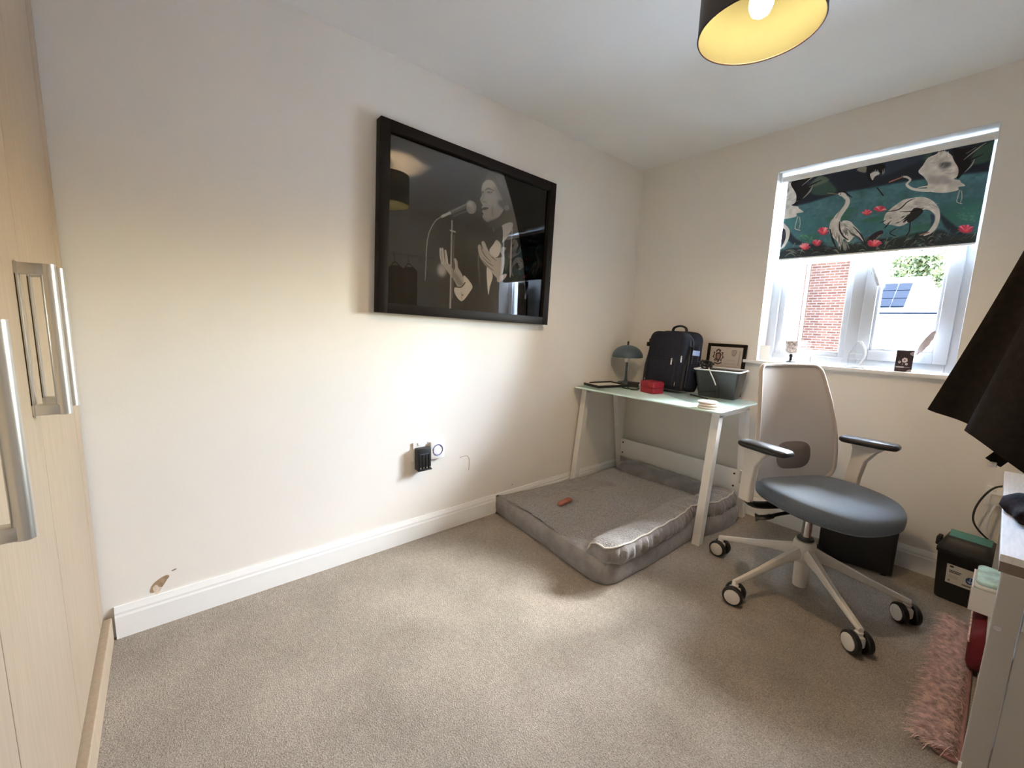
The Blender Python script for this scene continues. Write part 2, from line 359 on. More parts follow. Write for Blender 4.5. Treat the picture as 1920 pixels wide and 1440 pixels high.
def paint_poster():
    g = lambda v: (v, v*.985, v*.97)
    # crop frame: 1152x1440 view of the picture, origin (780,300), .20833 px per unit
    K = .208333; c = lambda x, y: ((x-780)/K, (y-300)/K)
    p = Paint([c(729.6, 253), c(1029, 355.4), c(1011, 593.7), c(723.7, 571.8)], 0, 0, 560, 420, g(20))
    p.a += (p.noise(60)*2)[..., None]
    # jacket and sleeve
    p.poly([(770, 760), (560, 860), (560, 1200), (590, 1400), (1120, 1420), (1120, 800), (980, 640), (870, 590)], g(26), .9, soft=3)
    p.stroke([(555, 870), (560, 1000), (572, 1140)], [14, 10, 4], g(95), .7, soft=2)
    p.poly([(870, 620), (860, 760), (850, 1030), (835, 1030), (845, 800), (850, 660)], g(175), .9)
    p.poly([(860, 640), (775, 760), (760, 900), (800, 1000), (840, 900), (850, 760)], g(60), .8, soft=2)
    # hair
    p.poly([(625, 190), (640, 130), (690, 105), (760, 110), (815, 150), (850, 210), (862, 280), (850, 350), (835, 410), (790, 400), (760, 330), (730, 250), (690, 195), (650, 185)], g(44))
    for k in range(46):
        a = random.uniform(.1, 1); x0 = 640+a*190; y0 = 140+a*70+random.uniform(-30, 20)
        p.stroke([(x0, y0), (x0+30, y0+40), (x0+40+random.uniform(0, 20), y0+110)], [3, 5, 2], g(random.choice([26, 75, 92, 50])), .5)
    # face
    p.poly([(604, 215), (640, 186), (690, 195), (728, 250), (765, 330), (790, 400), (792, 440), (770, 482), (740, 520), (690, 555), (645, 566), (608, 542), (595, 512), (605, 492), (591, 470), (600, 455), (588, 432), (597, 415), (582, 385), (576, 358), (592, 320), (588, 285), (592, 250)], g(158))
    p.poly([(604, 220), (640, 190), (690, 200), (715, 250), (650, 262), (600, 280)], g(186), .8, soft=4)
    p.poly([(640, 330), (700, 330), (735, 400), (700, 430), (650, 410)], g(180), .8, soft=5)
    p.poly([(690, 250), (735, 262), (775, 340), (790, 420), (770, 390), (735, 320)], g(95), .7, soft=4)
    p.poly([(735, 370), (800, 370), (830, 450), (790, 450), (745, 410)], g(30), .9, soft=3)
    p.stroke([(690, 420), (684, 470), (688, 515)], [8, 14, 5], g(80), .8, soft=2)
    p.stroke([(622, 278), (650, 262), (700, 280)], [8, 14, 8], g(45), .9, soft=1)
    p.ell((662, 297), 26, 10, g(40), .95, soft=1); p.ell((601, 296), 10, 11, g(50), .9, soft=1); p.ell((668, 296), 5, 4, g(180), .7)
    p.stroke([(612, 300), (600, 350), (590, 378), (630, 385)], [5, 7, 8, 12], g(75), .75, soft=1)
    p.poly([(598, 438), (625, 432), (652, 440), (630, 452), (605, 456)], g(28)); p.stroke([(600, 468), (625, 466), (645, 456)], 7, g(120), .8)
    p.poly([(600, 520), (640, 545), (700, 535), (740, 505), (700, 560), (645, 572), (610, 552)], g(90), .6, soft=3)
    p.ell((818, 435), 26, 28, g(60), 1, soft=1); p.ell((815, 432), 17, 18, g(125), .9, soft=2); p.ell((815, 430), 8, 10, g(50), .8, soft=1)
    # neck, bow tie, shirt
    p.poly([(640, 572), (750, 520), (800, 470), (840, 560), (770, 620), (690, 640)], g(34), 1, soft=2)
    p.poly([(765, 600), (850, 560), (872, 590), (840, 660), (775, 748), (768, 680)], g(205))
    p.poly([(690, 765), (722, 725), (762, 770), (742, 860), (700, 880), (655, 825)], g(220))
    p.poly([(630, 975), (684, 1040), (660, 1140), (642, 1212)], g(215))
    p.poly([(615, 610), (700, 640), (770, 600), (772, 740), (720, 720), (640, 770), (600, 700)], g(16)); p.stroke([(692, 620), (698, 650)], 9, g(90), .8)
    # right hand
    p.poly([(552, 785), (572, 768), (595, 812), (585, 748), (612, 742), (650, 825), (700, 878), (740, 882), (770, 868), (752, 822), (775, 786), (808, 796), (790, 832), (796, 900), (788, 960), (770, 1030), (742, 1080), (700, 1045), (650, 985), (598, 930), (562, 862)], g(150))
    for q in [[(580, 800), (610, 860), (665, 920)], [(600, 880), (640, 925), (690, 960)], [(640, 830), (680, 880), (720, 910)], [(590, 910), (640, 960), (690, 1000)]]: p.stroke(q, [6, 9, 4], g(55), .85)
    p.stroke([(590, 750), (625, 810), (680, 870)], 10, g(190), .7, soft=1); p.stroke([(560, 790), (600, 870), (650, 920)], 9, g(185), .7, soft=1)
    p.poly([(720, 1085), (745, 1050), (805, 1025), (800, 1060), (745, 1105)], g(190))
    # left hand and cuff
    for q in [[(217, 815), (222, 880), (236, 942)], [(236, 815), (240, 880), (250, 940)], [(262, 832), (270, 890), (276, 955)]]: p.stroke(q, [20, 26, 28], g(172)); 
    p.stroke([(228, 830), (232, 930)], 4, g(60)); p.stroke([(250, 840), (258, 940)], 5, g(50))
    p.poly([(240, 945), (300, 950), (335, 1005), (345, 960), (338, 905), (352, 895), (370, 930), (374, 975), (410, 1040), (432, 1105), (420, 1145), (372, 1150), (335, 1090), (290, 1030)], g(138))
    p.poly([(330, 1010), (380, 1060), (420, 1130), (380, 1140), (340, 1080)], g(75), .8, soft=3)
    p.poly([(424, 1045), (500, 1135), (478, 1195), (412, 1275), (368, 1250), (338, 1190), (352, 1148), (422, 1142)], g(188)); p.stroke([(350, 1150), (400, 1152), (436, 1112)], 9, g(30)); p.stroke([(400, 1200), (408, 1265)], 5, g(110)); p.ell((412, 1222), 9, 9, g(90))
    # stand, clamp, microphone, cable
    p.stroke([(322, 560), (320, 690)], 12, g(150), curve=False); p.stroke([(319, 680), (303, 1350)], [17, 15], g(118), curve=False); p.stroke([(315, 680), (299, 1350)], 4, g(190), .8, curve=False)
    p.stroke([(341, 690), (322, 1250)], 8, g(70), curve=False); p.stroke([(308, 648), (350, 660)], 14, g(165), curve=False)
    p.stroke([(305, 490), (465, 415)], [38, 62], g(62), curve=False); p.stroke([(320, 478), (460, 405)], [8, 14], g(140), .8, soft=1, curve=False); p.stroke([(330, 520), (480, 460)], [10, 16], g(95), .8, soft=2, curve=False)
    p.ell((497, 437), 46, 60, g(120)); p.ell((482, 405), 26, 28, g(205), .9, soft=3); p.ell((505, 440), 14, 34, g(190), .6, soft=3)
    p.stroke([(232, 525), (305, 490)], [22, 34], g(188), curve=False)
    p.stroke([(232, 525), (180, 560), (135, 630), (105, 720), (92, 850), (88, 950), (80, 1100)], [9, 9, 9, 9, 8, 7, 4], g(125), .9)
    p.ell((230, 1003), 40, 58, g(150), .9, soft=5)
    # handwriting-like signature in the lower right corner
    for q in [[(1000, 1050), (1060, 1070), (1090, 1075)], [(1020, 1100), (1060, 1110), (1095, 1100)], [(1045, 1120), (1080, 1135), (1060, 1210)], [(1050, 1160), (1090, 1140)], [(1045, 1255), (1062, 1275)]]: p.stroke(q, 7, g(8))
    return print_mat('poster_print', p.image('poster_print', 2.2), .5, 1.0)

def paint_blind():
    q = [(150, 487), (1835, 135), (1692, 968), (82, 1098)]
    p = Paint(q, 0, 0, 720, 410, (70, 112, 122))
    n1 = p.noise(40); n2 = p.noise(10); p.a *= (1+.07*n1+.05*n2)[..., None]
    navy = (26, 33, 48)
    p.poly([(100, 430), (1900, 90), (1860, 385), (1600, 415), (1300, 450), (1000, 495), (560, 575), (300, 655), (130, 690)], navy, .97, smooth=False, soft=4)
    p.poly([(900, 440), (1240, 300), (1300, 230), (1100, 280), (930, 330)], (60, 70, 88), .6, soft=6)
    for pts in ([(330, 570), (380, 450), (480, 480), (540, 560), (440, 590)], [(1640, 330), (1700, 200), (1840, 150), (1800, 300)], [(1240, 300), (1300, 220), (1330, 210), (1290, 290)]): p.poly(pts, (58, 84, 74), .85, soft=3)
    p.poly([(300, 530), (400, 440), (480, 470), (370, 520)], (92, 106, 92), .8, soft=2)
    # water shading
    p.poly([(150, 700), (600, 820), (1000, 760), (1000, 860), (500, 880), (150, 850)], (62, 118, 122), .5, soft=10)
    p.poly([(1380, 700), (1560, 620), (1760, 600), (1720, 800), (1560, 830)], (52, 98, 98), .7, soft=8); p.poly([(1400, 760), (1740, 640), (1720, 790), (1500, 830)], (60, 122, 104), .5, soft=8)
    for c, rx, ry in [((650, 712), 60, 24), ((560, 770), 110, 22), ((330, 930), 80, 30), ((1250, 840), 120, 26), ((1180, 900), 90, 20), ((850, 780), 120, 20)]: p.ell(c, rx, ry, (58, 108, 94), .8, 3, -.15)
    for k in range(60):
        x, y = random.choice([(300, 930), (1620, 760)]); p.ell((x+random.gauss(0, 40), y+random.gauss(0, 25)), 9, 5, (90, 150, 120), .6, 1)
    # dark plants along the bottom
    p.poly([(90, 1100), (100, 1030), (250, 1000), (420, 960), (500, 1000), (760, 960), (800, 930), (1000, 930), (1250, 880), (1400, 860), (1520, 900), (1700, 900), (1700, 1000), (900, 1060)], (40, 44, 48), .9, soft=5)
    p.poly([(1380, 720), (1440, 770), (1560, 860), (1620, 900), (1500, 900), (1420, 820)], (34, 44, 58), .9, soft=3); p.poly([(150, 860), (210, 930), (270, 970), (200, 980), (140, 920)], (34, 44, 58), .9, soft=3)
    p.poly([(790, 945), (850, 890), (915, 868), (920, 900), (850, 935)], (46, 40, 52), 1)
    cols = [(120, 135, 125), (70, 98, 98), (150, 146, 138), (88, 78, 78), (30, 34, 38), (62, 92, 70)]
    for k in range(120):
        t = random.random(); x = 110+t*1570; y = 1040-t*115+random.uniform(-50, 40); a = random.uniform(-1.2, .6); L = random.uniform(30, 90)
        p.stroke([(x, y), (x+L*.5*math.cos(a), y+L*.5*math.sin(a)-10), (x+L*math.cos(a), y+L*math.sin(a))], [3, random.uniform(6, 16), 2], random.choice(cols), .7)
    W = (204, 200, 196); G = (140, 140, 142); K = (22, 20, 26)
    def feathers(x0, y0, x1, y1, n, L, a0, a1, col, wd=9, op=.8):
        for k in range(n):
            t = random.random(); x = x0+(x1-x0)*t+random.gauss(0, 10); y = y0+(y1-y0)*t+random.gauss(0, 10); a = random.uniform(a0, a1)
            p.stroke([(x, y), (x+L*math.cos(a)*.5, y+L*math.sin(a)*.5+4), (x+L*math.cos(a), y+L*math.sin(a))], [3, wd, 2], col, op)
    def flying(dx, dy):
        D = lambda P: [(a+dx, b+dy) for a, b in P]
        p.poly(D([(1490, 210), (1560, 215), (1650, 205), (1610, 280), (1640, 320), (1590, 390), (1530, 455), (1510, 380), (1500, 300)]), K)
        for q in ([(1560, 300), (1660, 230), (1790, 160)], [(1580, 330), (1660, 290), (1740, 255)], [(1560, 400), (1620, 340), (1675, 300)]): p.stroke(D(q), [16, 12, 3], K)
        for q in ([(1580, 300), (1680, 220), (1760, 165)], [(1590, 400), (1640, 350), (1670, 295)], [(1600, 250), (1680, 200)]): p.stroke(D(q), [4, 12, 3], (165, 160, 150), .9)
        p.poly(D([(1205, 400), (1240, 350), (1280, 290), (1340, 262), (1400, 232), (1450, 245), (1480, 270), (1500, 310), (1535, 370), (1530, 430), (1500, 455), (1550, 465), (1560, 480), (1595, 508), (1540, 520), (1535, 545), (1430, 566), (1330, 562), (1280, 545), (1285, 490), (1250, 440)]), W, var=.06)
        p.poly(D([(1380, 330), (1470, 320), (1460, 360), (1390, 370)]), (70, 72, 78), .8, soft=3); p.poly(D([(1290, 440), (1420, 430), (1480, 480), (1320, 500)]), G, .6, soft=5)
        feathers(1290+dx, 320+dy, 1500+dx, 440+dy, 26, 60, -1, .3, (165, 165, 168), 7, .5); feathers(1320+dx, 260+dy, 1480+dx, 300+dy, 10, 50, -1.8, -.8, (225, 222, 218), 8)
        p.stroke(D([(1300, 545), (1220, 545), (1150, 532), (1112, 500), (1140, 465), (1110, 442), (1075, 440)]), [34, 24, 20, 18, 16, 18, 14], W); p.stroke(D([(1285, 515), (1230, 522), (1200, 530)]), [14, 10, 3], W); p.stroke(D([(1075, 442), (970, 482)]), [12, 3], (165, 105, 90), curve=False); p.ell(D([(1078, 440)])[0], 4, 4, K)
        p.stroke(D([(1550, 545), (1535, 600), (1530, 640), (1570, 652)]), 6, (185, 180, 176)); p.stroke(D([(1565, 550), (1570, 600), (1560, 640)]), 6, (170, 170, 168))
    flying(0, 0); flying(-1320, 215)
    # bending heron
    p.stroke([(1030, 850), (980, 890), (1030, 915)], 6, K); p.stroke([(1145, 800), (1140, 870), (1118, 908)], 7, K)
    p.poly([(930, 815), (932, 760), (955, 722), (1010, 675), (1085, 625), (1160, 608), (1250, 600), (1330, 632), (1380, 690), (1392, 760), (1370, 840), (1320, 892), (1255, 912), (1300, 870), (1345, 800), (1345, 745), (1300, 705), (1250, 705), (1215, 750), (1140, 800), (1060, 835), (985, 822)], W, var=.07)
    p.poly([(1175, 690), (1250, 705), (1215, 755), (1140, 805), (1120, 780)], K, .9); p.stroke([(945, 720), (1050, 700), (1120, 640), (1180, 612)], [4, 10, 8, 3], K, .9); p.stroke([(1060, 720), (1160, 715), (1250, 690)], [4, 11, 5], K, .9)
    feathers(960, 790, 1140, 740, 16, 70, 2.2, 2.9, K, 9, .8); feathers(960, 780, 1150, 730, 16, 80, 2.3, 3.0, W, 12, .9); feathers(1120, 650, 1330, 660, 22, 60, -.4, .6, (165, 165, 165), 6, .5)
    p.poly([(1310, 740), (1345, 745), (1340, 800), (1310, 840), (1320, 790)], (50, 58, 86), .8, soft=2); p.stroke([(1300, 885), (1230, 905)], [12, 3], (150, 120, 100), curve=False)
    # standing heron
    p.stroke([(470, 574), (560, 582)], [3, 16], (196, 150, 100), curve=False); p.ell((588, 582), 34, 17, W, 1, 0, .1); p.stroke([(560, 568), (600, 562), (640, 590), (665, 605)], [5, 12, 8, 3], K); p.ell((572, 580), 4, 4, K)
    p.stroke([(595, 590), (630, 625), (622, 670), (585, 720), (548, 770), (530, 830)], [24, 30, 34, 40, 54, 70], W); p.stroke([(612, 620), (606, 660), (565, 720), (535, 780)], [4, 6, 6, 4], (130, 128, 126), .8)
    p.poly([(500, 790), (540, 770), (580, 800), (600, 790), (650, 795), (690, 832), (735, 880), (772, 960), (700, 915), (645, 962), (605, 935), (575, 1000), (545, 950), (495, 905), (484, 850)], W, var=.08)
    p.stroke([(568, 800), (570, 860), (600, 915), (640, 945)], [6, 12, 10, 5], K, .95); p.stroke([(680, 840), (740, 900), (775, 965)], [4, 10, 5], K, .9); p.stroke([(490, 860), (510, 930), (540, 1000)], [8, 14, 6], K, .9); p.stroke([(660, 890), (720, 925), (770, 970)], [10, 14, 4], (60, 60, 66), .9)
    feathers(590, 830, 680, 900, 16, 50, .6, 1.6, (95, 95, 100), 6, .7); feathers(520, 860, 570, 930, 10, 60, 1.2, 1.8, (110, 108, 110), 7, .7); feathers(530, 940, 640, 960, 12, 70, 1.1, 1.9, (150, 148, 146), 8, .8)
    # bird cut by the left edge, dark bird at the top
    p.stroke([(108, 822), (148, 870), (146, 930), (120, 990), (96, 1012)], [26, 30, 26, 20, 8], W); p.poly([(98, 880), (128, 860), (134, 930), (104, 985)], (52, 50, 66), .95); p.poly([(700, 388), (760, 355), (790, 390), (760, 410)], (150, 145, 130), .8, soft=1)
    p.poly([(780, 380), (840, 350), (930, 345), (920, 400), (860, 430), (830, 480), (800, 470)], K); feathers(820, 400, 920, 380, 12, 40, 1.4, 2.2, (150, 150, 148), 7, .9); p.poly([(810, 420), (860, 400), (890, 415), (850, 440), (830, 470)], W, .9); p.stroke([(870, 530), (920, 590)], 8, K)
    # water lilies
    for c, rx, ry in [((790, 728), 40, 26), ((895, 700), 52, 26), ((438, 878), 46, 36), ((290, 1000), 44, 30), ((388, 970), 40, 28), ((850, 975), 66, 30), ((1610, 860), 72, 38)]:
        p.ell(c, rx*.8, ry*.8, (182, 62, 88), 1, 1)
        for k in range(16):
            a = random.uniform(PI*.95, PI*2.05); p.stroke([(c[0], c[1]+ry*.5), (c[0]+rx*.6*math.cos(a), c[1]+ry*.7*math.sin(a)), (c[0]+rx*math.cos(a), c[1]+ry*math.sin(a)*1.0)], [4, 14, 3], random.choice([(222, 100, 122), (236, 150, 160), (196, 60, 88)]), .9)
        p.ell((c[0], c[1]+ry*.2), rx*.3, ry*.25, (228, 90, 84), .8, 1)
    return print_mat('heron_fabric', p.image('heron_fabric'), .8, 1.25)

def paint_cert():
    q = [(1195, 385), (1655, 405), (1640, 760), (1165, 740)]
    p = Paint(q, 0, 0, 200, 150, (188, 178, 168))
    c0 = (1310, 505); ink = (62, 44, 40)
    for k in range(9):
        a = 2*PI*k/9; x = c0[0]+62*math.cos(a); y = c0[1]+62*math.sin(a)
        p.stroke([(x, y), (x+22*math.cos(a+1), y+22*math.sin(a+1)), (x+8*math.cos(a+2), y+30*math.sin(a+2))], 13, ink)
    p.poly([(1275, 470), (1345, 470), (1345, 540), (1310, 570), (1275, 540)], ink); p.poly([(1290, 485), (1330, 485), (1330, 530), (1310, 550), (1290, 530)], (150, 120, 108))
    p.stroke([(1260, 590), (1310, 605), (1360, 590)], 14, ink); p.stroke([(1290, 440), (1310, 425), (1330, 440)], 16, ink)
    p.poly([(1500, 440), (1560, 440), (1560, 485), (1530, 510), (1500, 485)], (160, 150, 145)); p.stroke([(1502, 440), (1560, 440), (1558, 485), (1530, 508), (1502, 485)], 5, (110, 100, 100))
    p.stroke([(1615, 450), (1600, 620)], 9, (130, 118, 112), .8, curve=False)
    for y in (560, 600, 640, 680): p.stroke([(1440-random.randint(0, 60), y), (1560, y+4)], 5, (150, 140, 132), .8, curve=False)
    return print_mat('certificate_print', p.image('certificate_print'), .6)
def paint_label():
    p = Paint([(0, 0), (200, 0), (200, 150), (0, 150)], 0, 0, 200, 150, (205, 203, 196))
    p.ell((30, 16), 14, 8, (60, 60, 66))
    for y, x1 in ((48, 90), (60, 84)): p.stroke([(20, y), (x1, y)], 7, (50, 50, 52), curve=False)
    for y in (84, 94, 104): p.stroke([(20, y), (74, y)], 3, (150, 148, 144), curve=False)
    p.ell((150, 82), 27, 27, (34, 66, 130)); p.stroke([(150, 62), (150, 88)], 7, (180, 200, 230)); p.stroke([(136, 84), (150, 98), (164, 84)], 7, (180, 200, 230), curve=False)
    p.stroke([(110, 128), (185, 128)], 14, (160, 152, 138), curve=False); p.stroke([(112, 128), (182, 128)], 4, (70, 66, 60), curve=False); p.ell((22, 128), 8, 10, (150, 140, 130))
    return print_mat('bin_label', p.image('bin_label'), .5)
def paint_boxfront():
    p = Paint([(0, 0), (140, 0), (140, 200), (0, 200)], 0, 0, 140, 200, (50, 38, 42))
    for c, r in (((74, 92), 24), ((34, 112), 12), ((92, 128), 12)):
        for k in range(6):
            a = 2*PI*k/6+.3; p.ell((c[0]+r*.62*math.cos(a), c[1]+r*.62*math.sin(a)), r*.42, r*.42, (225, 215, 215))
        p.ell(c, r*.3, r*.3, (120, 100, 105))
    p.stroke([(64, 116), (58, 140)], 4, (200, 190, 190)); p.stroke([(14, 158), (72, 158)], 12, (228, 222, 222), curve=False); p.stroke([(78, 158), (122, 158)], 7, (150, 140, 142), curve=False); p.stroke([(20, 180), (90, 180)], 3, (140, 110, 114), curve=False)
    p.poly([(108, 24), (140, 10), (140, 46), (120, 44)], (170, 165, 170)); p.poly([(100, 190), (124, 176), (140, 182), (140, 200), (104, 200)], (190, 186, 190))
    return print_mat('flower_box_print', p.image('flower_box_print'), .4)

# ------------------------------------------------------------------ room shell
H = 2.35; XR = 2.47; YF = -3.72
WX0, WX1, WZ0, WZ1 = .924, 1.795, .985, 2.12
struct(MB().box((1.2, -1.7, -.05), (3, 4.6, .1)).build('floor', 'carpet', smooth=False))
struct(MB().box((1.2, -1.7, H+.05), (3, 4.6, .1)).build('ceiling', 'ceiling', smooth=False))
wl = struct(MB().box((-.06, -1.86, H/2), (.12, 4.2, H)).build('wall_left', 'wall', smooth=False))
struct(MB().box((XR+.06, -1.86, H/2), (.12, 4.2, H)).build('wall_right', 'wall', smooth=False))
struct(MB().box((XR/2, YF-.06, H/2), (XR+.2, .12, H)).build('wall_front', 'wall', smooth=False))
b = MB(); T = .28
b.box((WX0/2-.03, T/2, H/2), (WX0+.06, T, H)); b.box(((WX1+XR)/2+.03, T/2, H/2), (XR-WX1+.06, T, H))
b.box(((WX0+WX1)/2, T/2, WZ0/2), (WX1-WX0, T, WZ0)); b.box(((WX0+WX1)/2, T/2, (WZ1+H)/2), (WX1-WX0, T, H-WZ1))
struct(b.build('wall_back', 'wall', smooth=False))
# white reveal lining and sill
b = MB(); e = .004
b.box((WX0+e/2, .065, (WZ0+WZ1)/2), (e, .13, WZ1-WZ0)); b.box((WX1-e/2, .065, (WZ0+WZ1)/2), (e, .13, WZ1-WZ0)); b.box(((WX0+WX1)/2, .065, WZ1-e/2), (WX1-WX0, .13, e))
struct(b.build('trim_1', 'reveal', smooth=False))
struct(MB().box((1.352, .044, .991), (.985, .152, .02), bev=.004).box((1.36, .075, .976), (.86, .1, .012)).build('trim_2', 'white'))
# two-step skirting
SK = [(0, 0), (.016, 0), (.016, .082), (.013, .09), (.013, .098), (.008, .112), (.006, .119), (0, .119)]
def skirting(name, p0, p1, nrm):
    b = MB(); n = Vector(nrm)
    b.rings([[Vector(p)+n*d+Vector((0, 0, z)) for d, z in SK] for p in (p0, p1)])
    return struct(b.build(name, 'white', smooth=False))
skirting('baseboard_left', (0, -3.062, 0), (0, 0, 0), (1, 0, 0))
skirting('baseboard_back', (0, 0, 0), (XR, 0, 0), (0, -1, 0))
skirting('baseboard_right', (XR, -3.7, 0), (XR, 0, 0), (-1, 0, 0))
# wear marks on the picture wall (thin chips in the paint)
def chip(name, pts, m, x=.0006):
    MB().prism(catmull(pts, 5, True), .0002, x, 'x').build(name, m, wl, smooth=False)
chip('bare_plaster_patch', [(-2.962, .135), (-2.956, .158), (-2.938, .176), (-2.912, .186), (-2.904, .178), (-2.912, .166), (-2.922, .150), (-2.934, .136), (-2.950, .130)], 'plaster')
chip('chipped_filler', [(-2.950, .128), (-2.954, .148), (-2.944, .158), (-2.936, .146), (-2.928, .142), (-2.936, .128), (-2.944, .118)], 'plaster_light', .0009)
chip('paint_chip', [(-2.897, .197), (-2.886, .202), (-2.88, .2), (-2.89, .195)], 'plaster')
MB().tube(catmull([(.0006, -1.60, .405), (.0006, -1.565, .408), (.0006, -1.542, .40), (.0006, -1.532, .37), (.0006, -1.535, .315)], 6), .0012, 5).build('scuff_mark', 'plaster', wl)
MB().prism([(-1.2, .15), (-1.193, .155), (-1.19, .15), (-1.195, .145)], .0002, .0007, 'x').build('paint_chip', 'plaster', wl, smooth=False)

# ------------------------------------------------------------------ window
win = struct(empty('window_1', (0, 0, 0)))
Y0, Y1 = .118, .19
def frame_rect(name, x0, x1, z0, z1, t, y0, y1, m, parent, t2=None, bev=.004):
    b = MB(); t2 = t2 or t; yc, yd = (y0+y1)/2, y1-y0
    b.box(((x0+t/2), yc, (z0+z1)/2), (t, yd, z1-z0), bev=bev); b.box(((x1-t/2), yc, (z0+z1)/2), (t, yd, z1-z0), bev=bev)
    b.box(((x0+x1)/2, yc, z0+t2/2), (x1-x0-2*t, yd, t2), bev=bev); b.box(((x0+x1)/2, yc, z1-t2/2), (x1-x0-2*t, yd, t2), bev=bev)
    return b.build(name, m, parent)
frame_rect('window_frame', WX0+.003, WX1-.003, WZ0+.012, WZ1-.003, .046, Y0+.012, Y1, 'upvc', win, .05)
MB().box((1.366, .152, 1.55), (.062, .07, 1.06), bev=.004).build('mullion', 'upvc', win)
frame_rect('glazing_bead', .970, 1.336, 1.044, 2.07, .034, Y0+.03, Y1-.01, 'upvc', win)
MB().box((1.153, .165, 1.557), (.30, .006, .96)).build('pane', 'pane', win, smooth=False)
sash = frame_rect('sash', 1.392, 1.752, 1.044, 2.07, .052, Y0-.006, Y1-.005, 'upvc', win)
frame_rect('glazing_bead', 1.443, 1.701, 1.095, 2.02, .014, Y0+.012, Y1-.02, 'upvc', sash)
MB().box((1.572, .165, 1.557), (.256, .006, .93)).build('pane', 'pane', win, smooth=False)
hd = MB().box((1.418, .108, 1.535), (.026, .012, .062), bev=.004).cyl((1.418, .104, 1.535), (1.418, .088, 1.535), .011).build('handle_plate', 'upvc', win)
MB().tube(catmull([(1.416, .090, 1.545), (1.424, .084, 1.52), (1.436, .082, 1.485), (1.450, .084, 1.44)], 5), [.011]*5+[.0095]*11, 10).build('handle_lever', 'upvc', hd)

# roller blind
bl = thing('roller_blind', (0, 0, 0), 'teal roller blind printed with white herons and pink lilies, half lowered over window', 'blind')
mb = paint_blind()
BX0, BX1, BZ0, BZ1 = .972, 1.779, 1.617, 2.062
print_quad('printed_fabric', mb, (BX0, .045, BZ1), (BX1, .045, BZ1), (BX1, .045, BZ0), (BX0, .045, BZ0), bl)
MB().box(((BX0+BX1)/2, .0475, (BZ0+BZ1)/2), (BX1-BX0, .003, BZ1-BZ0)).build('fabric_backing', 'white', bl, smooth=False)
MB().cyl((.945, .056, 2.078), (1.788, .056, 2.078), .02, 20).build('roller_tube', 'white', bl)
MB().box(((BX0+BX1)/2, .046, BZ0-.003), (BX1-BX0, .009, .009), bev=.002).build('bottom_bar', 'white', bl)
for x in (.937, 1.789): MB().box((x, .056, 2.088), (.006, .05, .06), bev=.002).build('bracket', 'white', bl)
MB().tube([(1.7865, .066, 2.06), (1.7865, .066, 1.15)]+[(1.7865, .080-.014*math.cos(t), 1.15-.02*math.sin(t)) for t in np.linspace(0, PI, 9)]+[(1.7865, .094, 2.06)], .0022, 6).build('pull_chain', 'white', bl)

# ------------------------------------------------------------------ wardrobe (behind left, seen at a grazing angle)
wd = thing('wardrobe', (0, -3.089, 0), 'tall cream woodgrain fitted wardrobe with steel bar handles at left edge of photo', 'wardrobe')
MB().box((.94, -.325, 1.17), (1.86, .59, 2.34)).build('carcass', 'wardrobe', wd, smooth=False)
MB().box((.94, .005, .045), (1.85, .03, .09), bev=.003).build('plinth', 'wardrobe', wd, smooth=False)
seams = [.012, .10, .552, .992, 1.44, 1.868]
MB().box((.055, -.012, 1.22), (.085, .022, 2.24), bev=.002).build('filler_panel', 'wardrobe', wd)
def bar_handle(x, parent, z0, z1):
    h = MB().cyl((x, .046, z0-.012), (x, .046, z1+.012), .0125, 20)
    h = h.build('handle', 'steel', parent)
    for z in (z0, z1): MB().box((x, .02, z), (.022, .05, .024), bev=.003).build('handle_bracket', 'steel', h)
    MB().box((x, .0022, (z0+z1)/2), (.024, .003, z1-z0+.03), bev=.001).build('handle_plate', 'steel', h)
for i in range(1, 5):
    x0, x1 = seams[i]+.002, seams[i+1]-.002
    d = MB().box(((x0+x1)/2, -.012, 1.22), (x1-x0, .022, 2.24), bev=.003).build('door', 'wardrobe', wd)
    hx = {1: .498, 2: .607, 3: 1.035, 4: 1.5}[i]
    if i < 4: bar_handle(hx, d, .955, 1.255) if i < 3 else bar_handle(hx, d, .845, 1.145)

# ------------------------------------------------------------------ framed photograph on the left wall
pf = thing('framed_photograph', (0, -1.531, 1.615), 'large dark-framed black and white photograph of a singer at a microphone, on cream wall', 'picture')
pf.rotation_euler = (math.radians(1.7), 0, 0)   # hangs slightly askew
pf.rotation_euler = (-math.radians(1.7), 0, 0)
W2, H2, FB, FD = .55, .424, .046, .052
b = MB()
for s in (-1, 1):
    b.box((FD/2+.002, s*(W2-FB/2), 0), (FD, FB, 2*H2), bev=.002); b.box((FD/2+.002, 0, s*(H2-FB/2)), (FD, 2*W2-2*FB, FB), bev=.002)
b.build('frame', 'frame_dark', pf)
MB().box((.006, 0, 0), (.006, 2*W2-.02, 2*H2-.02)).build('backing_board', 'frame_dark', pf, smooth=False)
wi, hi = W2-FB+.001, H2-FB+.001; xp = .030
print_quad('print', paint_poster(), (xp, -wi, hi), (xp, wi, hi), (xp, wi, -hi), (xp, -wi, -hi), pf)
MB().box((.034, 0, 0), (.002, 2*wi, 2*hi)).build('glass', 'pic_glass', pf, smooth=False)

